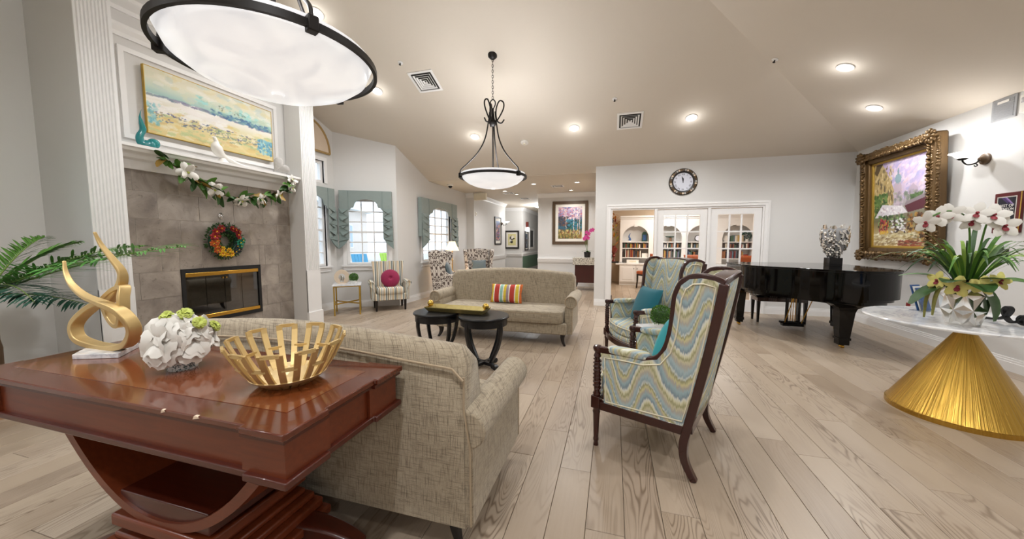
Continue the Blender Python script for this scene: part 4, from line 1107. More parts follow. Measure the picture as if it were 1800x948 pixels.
# ------------------------------------------------------------------ organic helpers
def petal(mb, M, L, W, cup=.3, curl=.2, n=4, tip=.6):
    """petal along local +x, normal +z, cupped across, curling up towards the tip"""
    rows = []
    for i in range(n+1):
        u = i/n; w = W/2*(sin(pi*min(1, (u*.86+.10)))**tip); row = []
        for j in range(5):
            s = -1+j/2; row.append(M @ Vector((L*u*cos(curl*u), s*w, L*u*sin(curl*u)+cup*w*s*s)))
        rows.append(row)
    mb.strip(rows)
def blade(mb, base, tip, w, sag=.1, n=7, twist=0.0):
    """narrow leaf from base to tip, sagging"""
    b, t = Vector(base), Vector(tip); d = t-b; side = d.cross(Vector((0, 0, 1)))
    side = side.normalized() if side.length > 1e-6 else Vector((1, 0, 0))
    rows = []
    for i in range(n+1):
        u = i/n; p = b+d*u+Vector((0, 0, sag*4*u*(1-u))); ww = w/2*(sin(pi*(u*.9+.08))**.7)
        q = Matrix.Rotation(twist*u, 3, d) @ side
        rows.append([p-q*ww, p+Vector((0, 0, -.15*ww)), p+q*ww])
    mb.strip(rows)
def orient(p, direction, roll=0.0):
    d = Vector(direction).normalized(); q = d.to_track_quat('X', 'Z')
    return TR(*p) @ q.to_matrix().to_4x4() @ Matrix.Rotation(roll, 4, 'X')
def leafy_ball(mb, c, r, n, s, rng):
    for k in range(n):
        z = 1-2*(k+.5)/n; a = k*2.399963; q = sqrt(1-z*z); d = Vector((q*cos(a), q*sin(a), z))
        rr_ = r*rng.uniform(.86, 1.04); p = Vector(c)+d*rr_
        dd = (d+Vector((rng.uniform(-.8, .8), rng.uniform(-.8, .8), rng.uniform(-.5, .9)))).normalized()
        M = orient(p, dd, rng.uniform(0, 6)); mb.add([M @ Vector(v) for v in ((0, 0, 0), (s*.5, s*.32, .1*s), (s, 0, 0), (s*.5, -s*.32, .1*s))], [(0, 1, 2, 3)])
def topiary(root, c, r, n, s):
    rng = random.Random(int(c[0]*100)+n)
    MB().ball(c, r*.86, nu=18, nv=12).build('ball_core', 'leaf_dark', root, smooth=60)
    mb = MB(); leafy_ball(mb, c, r, n, s, rng); o = mb.build('foliage', 'topiary_green', root); o['kind'] = 'stuff'

# ------------------------------------------------------------------ pillows
def pillow_thing(name, label, mat, w, h, th, loc, rot, group=None, button=False):
    o = MB().pillow((0, 0, 0), w, h, th).build(name, mat, smooth=60)
    o.location = loc; o.rotation_euler = rot
    tag(o, label, 'pillow', group); return o
pl_ = pillow_thing('lumbar_pillow', 'lumbar pillow with red, yellow, teal and white stripes on far sofa', 'pillow_stripe', .48, .28, .14, (-1.50, 4.94, .60), (radians(-18), 0, 0))
yl = Vector((0, 0)); 
def at_chair(p, rz, lx, ly, z): q = Matrix.Rotation(rz, 2) @ Vector((lx, ly)); return (p.x+q.x, p.y+q.y, z)
pillow_thing('teal_pillow', 'square bright teal pillow leaning in far flame-stitch chair', 'teal_velvet', .42, .40, .16, at_chair(p2, face(*f2), .0, .02, .67), (radians(-20), 0, face(*f2)))
pp = c1-f1*.28
pillow_thing('turquoise_pillow', 'turquoise pillow mostly hidden inside the near flame-stitch chair', 'turquoise_fabric', .44, .42, .16, at_chair(pp, face(*f1), 0, .09, .685), (radians(-16), 0, face(*f1)))

# small white table with topiary between the wing chairs
st = thing('white_side_table', 'small white and gold table between the flame-stitch chairs', 'table', (.41, 3.32, 0), .4)
MB().box(-.15, -.15, .575, .15, .15, .605).build('table_top', 'marble', st, bevel=.005)
for sx in (-1, 1):
    for sy in (-1, 1): MB().box(sx*.13-.012, sy*.13-.012, 0, sx*.13+.012, sy*.13+.012, .575).build('leg', 'gold_paint', st)
MB().box(-.12, -.12, .40, .12, .12, .47).build('shelf_box', 'trim_white', st)
tp = thing('topiary_ball', 'round green topiary ball on table between the wing chairs', 'topiary', (.42, 3.33, .605))
MB().lathe([(0, 0), (.045, 0), (.055, .035), (.05, .04), (0, .04)], 18).build('dish', 'porcelain_white', tp, smooth=40)
topiary(tp, (0, 0, .105), .083, 900, .017)

# ------------------------------------------------------------------ striped armchair group
B_dir = (BB-BA).normalized(); fac = Vector((B_dir.y, -B_dir.x))
def armchair_striped():
    ctr = (Vector((-4.46, 5.80))+Vector((-4.05, 6.28)))/2; fdir = Vector((.66, -.75)).normalized(); o = ctr-fdir*.17
    t = thing('striped_armchair', 'cream and grey striped armchair with round magenta pillow', 'armchair', (o.x, o.y, 0), face(*fdir))
    MB().box(-.29, -.27, .21, .29, .20, .335).build('seat_base', 'stripe_fabric', t, bevel=.012)
    MB().cushion((0, -.06, .39), (.52, .46, .13), .22, 32, 12).build('seat_cushion', 'stripe_fabric', t, smooth=55)
    rows = []
    for i in range(11):
        u = i/10; z = .34+.62*u; hw = .27+.045*u**2; y = .12+.08*u; b = []
        for j in range(9):
            q = -1+2*j/8; b.append((q*hw, y-.04*(q*q)*u, z))
        rows.append(b)
    fr_ = rows; bk = [[(p[0], p[1]+.10-.03*i/10, p[2]) for p in r] for i, r in enumerate(rows)]
    mb = MB(); loop = [f+list(reversed(b)) for f, b in zip(fr_, bk)]; loop = [l+[l[0]] for l in loop]; mb.strip(loop)
    n = len(loop[0])-1; top_i = (len(loop)-1)*(n+1); mb.f.append(tuple(top_i+k for k in range(n))); mb.build('backrest', 'stripe_fabric', t, smooth=50)
    for s in (-1, 1):
        prof = [(.27, .21), (.355, .21), (.36, .46)]+[(.345+.052*cos(a), .535+.052*sin(a)) for a in [radians(-40+20*i) for i in range(13)]]+[(.285, .47)]
        a = MB(Matrix.Diagonal((s, 1, 1, 1))).prism(prof, -.24, .22, 'xz').build('arm', 'stripe_fabric', t, smooth=45, bevel=.01)
        P = bez([(s*.315, -.245, .22), (s*.30, -.25, .33), (s*.325, -.25, .44), (s*.40, -.248, .54), (s*.345, -.248, .585), (s*.29, -.248, .54)], 5)
        MB().tube(P, .006, 6).build('welt', 'stripe_fabric', a, smooth=60)
        for f in (-1, 1):
            x, y = s*.27, (-.24 if f < 0 else .17); k = .0 if f < 0 else .04
            MB().hexa([(x-.017, y-.017+k, 0), (x+.017, y-.017+k, 0), (x+.017, y+.017+k, 0), (x-.017, y+.017+k, 0)], [(x-.026, y-.026, .215), (x+.026, y-.026, .215), (x+.026, y+.026, .215), (x-.026, y+.026, .215)]).build('leg', 'dark_leg', t)
    # round magenta pillow
    q = Matrix.Rotation(face(*fdir), 2) @ Vector((.02, -.03))
    pr = thing('round_pillow', 'round tufted magenta velvet pillow on striped armchair', 'pillow', (o.x+q.x, o.y+q.y, .62), face(*fdir))
    rows = []
    for i in range(13):
        rr_ = .185*i/12; row = []
        for j in range(49):
            a = 2*pi*j/48; pl = 1+.035*cos(16*a)*(i/12); thk = .075*sqrt(max(0, 1-(i/12)**2.6))*pl*(1-.45*max(0, 1-i/3.0))
            row.append((rr_*cos(a), -thk, rr_*sin(a)))
        rows.append(row)
    Mt = Matrix.Rotation(radians(-14), 4, 'X')
    mb = MB(Mt); mb.strip(rows); mb.strip([[(p[0], -p[1], p[2]) for p in r] for r in rows]); mb.build('pillow_body', 'magenta_velvet', pr, smooth=70)
    MB(Mt).ball((0, -.045, 0), .018, (1, .6, 1)).build('button', 'magenta_velvet', pr, smooth=60)
armchair_striped()
gt = thing('gold_side_table', 'square marble top side table on thin gold legs beside striped armchair', 'table', (-4.86, 5.56, 0), radians(38))
MB().box(-.245, -.26, .545, .245, .26, .565).build('table_top', 'marble', gt, bevel=.003)
MB().box(-.225, -.24, .525, .225, .24, .545).build('apron', 'gold_paint', gt)
for sx in (-1, 1):
    for sy in (-1, 1): MB().tube([(sx*.215, sy*.23, 0), (sx*.215, sy*.23, .53)], .0135, 10).build('leg', 'gold_paint', gt, smooth=50)
for s in (-1, 1): MB().bar((-.215, -.23*s, .21), (.215, .23*s, .21), .022, .022).build('cross_stretcher', 'gold_paint', gt)
for s in (-1, 1): MB().bar((s*.215, -.23, .215), (s*.215, .23, .215), .018, .018).build('side_stretcher', 'gold_paint', gt)
ro = thing('ring_ornament', 'pale wooden ring ornament on a base on gold side table', 'ornament', (-4.99, 5.57, .565), radians(30))
MB().tube([(.098*cos(a), 0, .118+.105*sin(a)) for a in [2*pi*i/36 for i in range(36)]], 1.0, flat=(.075, .026), closed=True, up=(0, 1, 0)).build('ring', 'wood_pale', ro, smooth=50)
MB().box(-.065, -.04, 0, .065, .04, .018).build('base', 'wood_pale', ro)
MB().tube([(-.015, 0, .02), (-.02, 0, .10), (-.012, 0, .16)], [.018, .026, .012], 10).tube([(.02, 0, .02), (.022, 0, .09), (.018, 0, .14)], [.018, .024, .012], 10).build('figures', 'silver_foil', ro, smooth=60)
t2 = thing('topiary_ball', 'small topiary ball in white cube pot on gold side table', 'topiary', (-4.77, 5.63, .565), .3)
MB().hexa([(-.035, -.035, 0), (.035, -.035, 0), (.035, .035, 0), (-.035, .035, 0)], [(-.045, -.045, .06), (.045, -.045, .06), (.045, .045, .06), (-.045, .045, .06)]).build('cube_pot', 'porcelain_white', t2)
topiary(t2, (0, 0, .115), .075, 700, .017)

# ------------------------------------------------------------------ damask wing chairs, lamp
def damask_chair(label, loc, fdir):
    t = thing('damask_wing_chair', label, 'armchair', loc, face(*fdir), 'pair of damask wing chairs')
    MB().box(-.31, -.34, .19, .31, .30, .36).build('seat_base', 'damask_fabric', t, bevel=.012)
    MB().cushion((0, -.07, .42), (.50, .56, .14), .22, 30, 12).build('seat_cushion', 'damask_fabric', t, smooth=55)
    rows = []
    for i in range(13):
        u = i/12; z = .30+.84*u; y = .20+.13*u; hw = .27+.04*u
        f = [(hw*q, y+.02*(1-q*q), z+.03*(1-abs(q))*(1 if i == 12 else 0)) for q in [-1+j/4 for j in range(9)]]
        b = [(hw*q, y+.11, z) for q in [1-j/4 for j in range(9)]]
        rows.append(f+b+[f[0]])
    mb = MB(); mb.strip(rows); n = len(rows[0])-1; k = (len(rows)-1)*(n+1); mb.f.append(tuple(k+i for i in range(n))); mb.build('backrest', 'damask_fabric', t, smooth=50)
    for s in (-1, 1):
        wing = [(.33, .30), (-.02, .45), (.06, .62), (.05, .80), (.04, .98), (.09, 1.10), (.20, 1.16), (.40, 1.15), (.43, 1.0), (.36, .5)]
        poly = [(.34, .19), (-.33, .19), (-.335, .56), (-.30, .61), (-.02, .62), (.06, .68), (.075, .80), (.02, .95), (.0, 1.07), (.06, 1.14), (.17, 1.15), (.32, 1.14), (.44, 1.13), (.40, .75), (.36, .4)]
        mb = MB(); o = []; i_ = []
        for (y, z) in poly:
            fl_ = .06*max(0, z-.65)/.5
            o.append((s*(.375+fl_), y, z)); i_.append((s*(.295+fl_*.7), y, z))
        n = len(poly); mb.add(o+i_, [tuple(range(n)), tuple(range(2*n-1, n-1, -1))]+[(k, n+k, n+(k+1) % n, (k+1) % n) for k in range(n)])
        mb.build('wing_side', 'damask_fabric', t, bevel=.02, seg=3)
        for f in (-1, 1):
            y = -.27 if f < 0 else .26; x = s*.29; k = 0 if f < 0 else .06
            MB().hexa([(x-.016, y-.016+k, 0), (x+.016, y-.016+k, 0), (x+.016, y+.016+k, 0), (x-.016, y+.016+k, 0)], [(x-.026, y-.026, .19), (x+.026, y-.026, .19), (x+.026, y+.026, .19), (x-.026, y+.026, .19)]).build('leg', 'dark_leg', t)
    MB().box(-.33, -.34, .165, .33, .30, .19).build('base_rail', 'dark_leg', t)
    return t
dA = Vector((.96, .28)); dB = Vector((.45, -.89))
damask_chair('brown and cream damask wing chair turned sideways beside the lamp', (-3.72, 7.66, 0), dA)
damask_chair('brown and cream damask wing chair facing forward behind far sofa', (-3.62, 9.28, 0), dB)
def on(fd, loc, lx, ly, z): q = Matrix.Rotation(face(*fd), 2) @ Vector((lx, ly)); return (loc[0]+q.x, loc[1]+q.y, z)
pillow_thing('slate_pillow', 'slate velvet pillow in the sideways damask chair', 'slate_velvet', .40, .36, .15, on(dA, (-3.72, 7.66), 0, .06, .70), (radians(-18), 0, face(*dA)))
pillow_thing('slate_pillow', 'slate velvet pillow in the forward facing damask chair', 'slate_velvet', .40, .34, .15, on(dB, (-3.62, 9.28), 0, .06, .68), (radians(-18), 0, face(*dB)))
lt = thing('lamp_table', 'small dark drum table under the cream shaded lamp', 'table', (-4.05, 8.45, 0))
MB().lathe([(0, .54), (.2, .54), (.205, .55), (.205, .565), (0, .57)], 28).build('table_top', 'cherry_dark', lt, smooth=40)
MB().lathe([(0, 0), (.16, 0), (.15, .03), (.03, .06), (.025, .3), (.04, .5), (.06, .54), (0, .54)], 20).build('pedestal', 'cherry_dark', lt, smooth=40)
tl = thing('table_lamp', 'brass stick lamp with cream cone shade between damask chairs', 'lamp', (-4.05, 8.45, .57))
MB().lathe([(0, 0), (.075, 0), (.07, .015), (.02, .03), (.012, .05), (.011, .30), (.022, .31), (.011, .33), (.01, .56), (0, .56)], 16).build('lamp_base', 'brass', tl, smooth=45)
MB().lathe([(.175, .56), (.075, .80), (.07, .80), (.17, .56)], 32, cap=False).build('shade', 'shade_glow', tl, smooth=50)
lamp('POINT', 'table_lamp_bulb', (0, 0, .66), DOWN_W*.12, tl, .05, col=(1, .82, .58))

# ------------------------------------------------------------------ gold strap sculpture, vase of peonies, gold bowl
CZ = .8365
sc = thing('gold_knot_sculpture', 'gold knotted ribbon sculpture with two horns on white marble base', 'sculpture', (-2.285, 1.04, CZ))
MB().prism([(-.145, .005), (-.02, -.105), (.15, -.035), (.03, .10)], 0, .022, 'xy').build('marble_base', 'marble', sc, bevel=.002)
off = -CZ
P1 = [(-.015, .0, 1.405), (.005, .01, 1.345), (.055, .02, 1.28), (.095, .03, 1.215), (.075, .03, 1.15), (.005, .028, 1.09), (-.125, .02, 1.045), (-.215, .0, .965), (-.195, -.005, .895), (-.075, 0, .866), (.06, 0, .868), (.165, .0, .90), (.222, -.01, .975), (.185, -.03, 1.05), (.06, -.035, 1.085), (-.06, -.03, 1.11), (-.17, -.02, 1.155), (-.235, -.01, 1.21), (-.265, 0, 1.268)]
P1 = bez([(a, b, c+off) for a, b, c in P1], 7); n = len(P1)
R1 = [max(.28, min(1.0, .25+2.6*min(i, n-1-i)/n)) for i in range(n)]
MB().tube(P1, R1, flat=(.027, .048), up=(0, 1, 0)).build('ribbon', 'gold', sc, smooth=50, bevel=.004)
P2 = bez([(-.02, .02, 1.09), (.05, .025, 1.135), (.12, .02, 1.15), (.148, .0, 1.11), (.15, -.005, 1.04), (.125, 0, .985), (.07, .01, .975), (.005, .02, 1.01), (-.03, .024, 1.06)], 6) 
P2 = [Vector((q.x, q.y, q.z+off)) for q in P2]
MB().tube(P2, .9, flat=(.024, .045), up=(0, 1, 0)).build('inner_loop', 'gold', sc, smooth=50, bevel=.003)

pv = thing('peony_vase', 'etched white vase of white peonies and green blooms on console', 'flower vase', (-1.715, 1.0, CZ), radians(58)); pv.scale = (.70, .70, .84)
MB().lathe([(0, 0), (.068, 0), (.072, .01), (.092, .075), (.088, .10), (.075, .10), (.07, .08), (0, .08)], 28).build('vase', 'etched_vase', pv, smooth=50)
rng = random.Random(11)
def peony(c, r, d, mat, name='peony_bloom', parent=None):
    mb = MB(); M0 = orient(c, d)
    for ring, (cnt, tilt, L, W) in enumerate([(4, .2, .7, .9), (5, .5, .85, 1.05), (6, .85, 1.0, 1.15), (7, 1.25, 1.0, 1.15)]):
        for k in range(cnt):
            a = 2*pi*k/cnt+ring*.4+rng.uniform(-.15, .15)
            M = M0 @ Matrix.Rotation(a, 4, 'X') @ Matrix.Rotation(-tilt-rng.uniform(-.1, .1), 4, 'Y')
            petal(mb, M, r*L, r*W, .75, .75*rng.uniform(.7, 1.3), 4, .5)
    return mb.build(name, mat, parent, smooth=60)
for (az, el, r, q) in [(-62, 14, .09, .095), (-135, 16, .095, .10), (0, 18, .085, .105), (70, 18, .08, .10), (150, 18, .085, .10), (-95, 52, .085, .095), (-15, 50, .085, .095), (90, 60, .08, .09), (-175, 52, .08, .09)]:
    e_, a_ = radians(el), radians(az); d = (cos(e_)*cos(a_), cos(e_)*sin(a_), sin(e_)); c = (d[0]*q*1.15, d[1]*q, .125+d[2]*q)
    peony(c, r*1.22, d, 'petal_white', parent=pv)
for (c, r) in [((-.05, -.03, .272), .034), ((.03, -.04, .278), .038), ((.09, -.10, .235), .034), ((.16, -.03, .20), .034), ((-.03, -.13, .14), .018)]:
    peony(c, r*.95, (c[0]*4, c[1]*4-.2, .8), 'petal_green', 'green_bloom', pv)

gb = thing('gold_lattice_bowl', 'gold metal bowl of open slats with stepped rim on console', 'bowl', (-1.165, 1.015, CZ))
N = 22; Hb = .165
def bowl_r(z): return .07+.125*sqrt(max(0, min(1, (z/Hb))))**1.15
MB().lathe([(0, 0), (.075, 0), (.08, .006), (.07, .008), (0, .008)], 36).build('bowl_base', 'gold', gb, smooth=40)
tops = [Hb+.012*sin(2*pi*k/N*1.0-.6) for k in range(N)]
for k in range(N):
    a = 2*pi*k/N; zt = tops[k//2*2]
    P = [(bowl_r(z)*cos(a), bowl_r(z)*sin(a), z) for z in [.003+(zt-.003)*i/8 for i in range(9)]]
    MB().tube(P, 1.0, flat=(.021, .007), up=(cos(a), sin(a), .2)).build('slat', 'gold', gb)
    a2 = 2*pi*(k+1)/N
    z = zt-.004 if k % 2 == 0 else Hb*.56
    rr_ = bowl_r(z); P = [(rr_*cos(a+(a2-a)*i/3), rr_*sin(a+(a2-a)*i/3), z) for i in range(4)]
    MB().tube(P, 1.0, flat=(.008, .013), up=(0, 0, 1)).build('slat_link', 'gold', gb)
MB().lathe([(.075, .009), (.11, .018), (.128, .034), (.125, .036), (.105, .022), (.0, .012)], 36).build('bowl_well', 'gold_inside', gb, smooth=50)

# ------------------------------------------------------------------ palm at the left edge
pm = thing('potted_palm', 'feathery green palm reaching in from the left edge', 'plant', (-4.62, 1.46, 0))
MB().lathe([(0, 0), (.15, 0), (.19, .34), (.20, .36), (.17, .36), (.16, .32), (0, .32)], 28).build('pot', 'stoneware', pm, smooth=40)
MB().tube(bez([(0, 0, .3), (.02, 0, .6), (0, .01, .95)], 5), [.05]*5+[.04]*6, 10).build('trunk', 'twig', pm, smooth=50)
rng = random.Random(5)
def frond(az, L, up, droop, w, mat):
    d = Vector((cos(az), sin(az), 0)); P = []
    for i in range(15):
        u = i/14; P.append(Vector((0, 0, .95))+d*(L*u*(1-.12*u))+Vector((0, 0, up*u-droop*u*u)))
    st_ = MB().tube(P, [.008-.0065*i/14 for i in range(15)], 6).build('frond_stem', 'palm_stem', pm, smooth=60)
    mb = MB(); side = d.cross(Vector((0, 0, 1)))
    for i in range(44):
        u = .12+.88*i/43; k = min(13, int(u*14)); f = u*14-k; p = P[k].lerp(P[min(14, k+1)], f); tg = (P[min(14, k+1)]-P[k]).normalized()
        ln = w*(sin(pi*(u*.82+.12))**.8)*rng.uniform(.85, 1.1)
        for s in (-1, 1):
            q = p+side*(s*ln*.72)+tg*(ln*.62)+Vector((0, 0, ln*rng.uniform(-.25, .15)))
            blade(mb, p, q, .017, .012, 4)
    o = mb.build('frond', mat, st_)
for (az, L, up, dr, w, m_) in [(radians(22), 1.62, .65, .28, .36, 'palm_leaf'), (radians(8), 1.30, .50, .22, .34, 'palm_leaf'), (radians(30), 1.15, .72, .35, .26, 'leaf_mid'), (radians(-8), 1.2, .42, .40, .26, 'leaf_teal'), (radians(12), 1.05, .1, .18, .22, 'leaf_teal'), (radians(48), .95, .65, .35, .24, 'leaf_mid'), (radians(-28), 1.15, .6, .4, .26, 'palm_leaf'), (radians(75), .55, .7, .3, .2, 'leaf_mid'), (radians(-55), .9, .75, .4, .24, 'palm_leaf'), (radians(-100), .4, .8, .3, .2, 'palm_leaf'), (radians(170), .7, .8, .4, .22, 'palm_leaf'), (radians(120), .55, .75, .3, .2, 'leaf_mid'), (radians(220), .6, .7, .4, .22, 'palm_leaf')]:
    frond(az, L, up, dr, w, m_)
# ------------------------------------------------------------------ canvases painted as flat prints
def s2l(a): a = np.clip(a, 0, 1); return np.where(a <= .04045, a/12.92, ((a+.055)/1.055)**2.4)
def hexc(h): return np.array([int(h[i:i+2], 16)/255 for i in (0, 2, 4)])
class Paint:
    def __init__(s, w, h, seed, k=1.0, mult=1): s.k = k; s.mult = mult; s.w, s.h = w, h; s.a = np.zeros((h, w, 3)); s.r = np.random.RandomState(seed); s.yy, s.xx = np.mgrid[0:h, 0:w]; s.u = s.xx/(w-1); s.v = s.yy/(h-1)
    def grad(s, stops):
        vs_ = [q[0] for q in stops]
        for k in range(3): s.a[..., k] = np.interp(s.v, vs_, [hexc(q[1])[k] for q in stops])
    def dab(s, u, v, rx, ry, c, al=1.0, ang=0.0, rag=.25):
        dx = (s.u-u)*s.w/s.h; dy = s.v-v; ca, sa = cos(ang), sin(ang)
        e = ((dx*ca+dy*sa)/rx)**2+((-dx*sa+dy*ca)/ry)**2
        m = (e < 1+s.r.uniform(-rag, rag, e.shape))[..., None]*al
        s.a = s.a*(1-m)+hexc(c)*m
    def dabs(s, n, u0, u1, v0, v1, rx, ry, cols, al=.8, ang=0.0, jit=.3):
        for _ in range(int(n*s.mult)): s.dab(s.r.uniform(u0, u1), s.r.uniform(v0, v1), s.k*rx*s.r.uniform(.6, 1.4), s.k*ry*s.r.uniform(.6, 1.4), cols[s.r.randint(len(cols))], al, ang+s.r.uniform(-jit, jit))
    def poly(s, pts, c, al=1.0):
        m = np.zeros(s.u.shape, bool); n = len(pts); j = n-1
        for i in range(n):
            (xi, yi), (xj, yj) = pts[i], pts[j]
            cond = ((yi > s.v) != (yj > s.v)) & (s.u < (xj-xi)*(s.v-yi)/((yj-yi) if abs(yj-yi) > 1e-9 else 1e-9)+xi); m ^= cond; j = i
        m = m[..., None]*al; s.a = s.a*(1-m)+hexc(c)*m
def canvas(name, paint, parent, M, w, h):
    """grid in local xz (v up), facing -y"""
    W_, H_ = paint.w, paint.h
    vs_ = [tuple(M @ Vector((w*(i/(W_-1)-.5), 0, h*(j/(H_-1)-.5)))) for j in range(H_) for i in range(W_)]
    fs = [(j*W_+i, j*W_+i+1, (j+1)*W_+i+1, (j+1)*W_+i) for j in range(H_-1) for i in range(W_-1)]
    me = bpy.data.meshes.new(name); me.from_pydata(vs_, [], fs); me.materials.append(MAT['canvas_print'])
    col = np.ones((H_*W_, 4)); col[:, :3] = s2l(paint.a.reshape(-1, 3))
    at = me.color_attributes.new('paint', 'FLOAT_COLOR', 'POINT'); at.data.foreach_set('color', col.ravel().astype(np.float32))
    o = bpy.data.objects.new(name, me); COL.objects.link(o); o.parent = parent; return o
def frame_bars(parent, M, w, h, fw, depth, mat, name='frame_bar', bev=.006):
    """four mitred bars around opening w x h"""
    a, b = w/2, h/2; A, B = a+fw, b+fw
    for q in ([(-A, -B), (A, -B), (a, -b), (-a, -b)], [(A, -B), (A, B), (a, b), (a, -b)], [(A, B), (-A, B), (-a, b), (a, b)], [(-A, B), (-A, -B), (-a, -b), (-a, b)]):
        MB(M).hexa([(x, 0, z) for x, z in q], [(x, -depth, z) for x, z in q]).build(name, mat, parent, bevel=bev)

# beach painting above the mantel (local x -> world y, facing +x)
P = Paint(210, 100, 1, .75, 1.8); P.grad([(0, 'd8bf78'), (.2, 'd9c685'), (.42, 'dcd3a8'), (.5, 'e6e0cf'), (.56, 'e9e4d8'), (.62, '8fb8b4'), (.72, 'bfd0bb'), (.86, 'ded8bb'), (1, 'd5cdb2')])
P.dabs(130, 0, 1, 0, .45, .10, .03, ['d9b45e', 'e3cf90', 'c9a05a', 'e9e0c4', 'cfc27a', '9fb87a'], .5)
P.dabs(30, .0, .55, .34, .58, .16, .035, ['efe9e4', 'e8e2da', 'f1eee8'], .8)
P.dabs(90, .05, 1, .22, .36, .028, .012, ['3f4a78', '2f3c66', '5d5a86', '58707e', '8a7a56'], .8)
P.dabs(60, .4, 1, .16, .36, .04, .012, ['8fa06a', 'a9b26a', '5c7a6a', 'b7b36c'], .7)
P.dabs(55, .85, 1, .10, .38, .03, .035, ['4f9fb8', '3f8fb0', '8fc6cc', '2f6f9c'], .7)
P.dabs(28, .0, .08, .14, .46, .03, .03, ['7fc0c8', 'a8d2cf', '4fa0b0'], .6)
for k in range(60):
    u = P.r.uniform(0, 1); P.dab(u, .575+.02*sin(6*u)+P.r.uniform(-.012, .02), .05, .016, ['6f6a8c', '5c6b86', '7f8f8c', '8f86a0'][P.r.randint(4)], .7)
P.dabs(70, .45, 1, .57, .66, .04, .025, ['2f5f8f', '3f7a9c', '5f8f94', '6f9a94', '234a78'], .75)
P.dabs(30, .35, 1, .66, .8, .08, .04, ['7fcfd0', '98d2cb', '8fb9a8', 'b9d6c6'], .55)
P.dabs(40, 0, 1, .68, 1, .12, .05, ['e2dcc2', 'dccb8e', 'e9e6da', 'cfcfae', 'b5c6c0'], .5)
P.dabs(14, .5, .75, .68, .78, .014, .012, ['54695f', '6a7a5e'], .8)
P.a = P.a*.8+.2*hexc('d4d3cc')
bp = thing('beach_painting', 'wide abstract beach canvas in teal and ochre above the mantel', 'painting', (XT-.012, 3.495, 2.935), pi/2)
canvas('canvas', P, bp, TR(0, -.034, 0), 1.49, .72)
MB().box(-.745, -.032, -.36, .745, 0, .36).build('stretcher', 'paper_white', bp)
frame_bars(bp, TR(0, 0, 0), 1.49, .72, .007, .038, 'gold_paint', 'frame_bar', .002)

# ------------------------------------------------------------------ things on the mantel
MZ = 2.366
dv = thing('teal_glass_figure', 'curled teal glass sea creature figurine at left end of mantel', 'figurine', (-4.86, 2.66, MZ), radians(75))
Pth = bez([(.06, 0, .05), (.02, 0, .04), (-.035, 0, .05), (-.05, 0, .11), (-.02, 0, .19), (-.03, 0, .27), (-.035, 0, .33), (-.02, 0, .40)], 6)
rad = [.048, .055, .058, .06, .06, .058, .055, .054, .05, .05, .048, .046, .044, .042, .04, .038, .036, .035, .034, .033, .032, .031, .03, .03, .03, .03, .028, .026, .024, .022, .02, .018, .016, .014, .012, .010, .008, .006, .005, .004, .003, .002, .001]
MB().tube(Pth, [r_*.95 for r_ in rad[:len(Pth)]], 12).ball((.055, 0, .06), .055, (1, .9, 1), 14, 10).build('figure_body', 'teal_glass', dv, smooth=70)
MB().ball((.02, 0, .005), .09, (1, .7, .1), 18, 6).build('figure_foot', 'teal_glass', dv, smooth=60)
pk = thing('white_peacock', 'white porcelain peacock with long tail on the mantel', 'figurine', (-4.84, 3.42, MZ), radians(90))
MB().tube(bez([(-.085, 0, .31), (-.078, 0, .285), (-.065, 0, .25), (-.07, 0, .20), (-.05, 0, .14), (0, 0, .09), (.08, 0, .06), (.2, 0, .03), (.36, 0, .012)], 5), [.008, .012, .018, .021, .021, .021, .021, .022, .023, .024, .026, .03, .036, .042, .048, .054, .058, .06, .06, .06, .058, .056, .052, .048, .044, .04, .036, .033, .03, .028, .026, .024, .022, .02, .018, .016, .014, .012, .011, .010, .009][:41], 12).build('body', 'porcelain_white', pk, smooth=70)
MB().tube([(-.088, 0, .305), (-.12, 0, .297)], [.008, .001], 8).build('beak', 'porcelain_white', pk, smooth=60)
mb = MB()
for k in range(5): mb.tube([(-.075, (k-2)*.004, .31), (-.07+.004*k, (k-2)*.008, .345)], .0022, 5)
mb.build('crest', 'porcelain_white', pk)
MB().lathe([(0, 0), (.07, 0), (.055, .02), (.03, .06), (0, .065)], 16).build('base', 'porcelain_white', pk, smooth=50)
ht = thing('stone_heart', 'grey stone heart leaning at right end of mantel', 'ornament', (-4.85, 4.25, MZ), radians(75))
def heart(t_): return (.0075*16*sin(t_)**3, .0075*(13*cos(t_)-5*cos(2*t_)-2*cos(3*t_)-cos(4*t_)))
Mh = TR(.0, 0, .125) @ Matrix.Rotation(radians(48), 4, 'Y')
mb = MB(Mh); rows = []
for k in range(9):
    y = -1+2*k/8; s_k = sqrt(max(0, 1-y*y))**.8
    rows.append([(heart(2*pi*i/48)[0]*s_k*1.05, y*.05, heart(2*pi*i/48)[1]*s_k*1.05) for i in range(49)])
mb.strip(rows); mb.build('heart_body', 'stone_grey', ht, smooth=60)

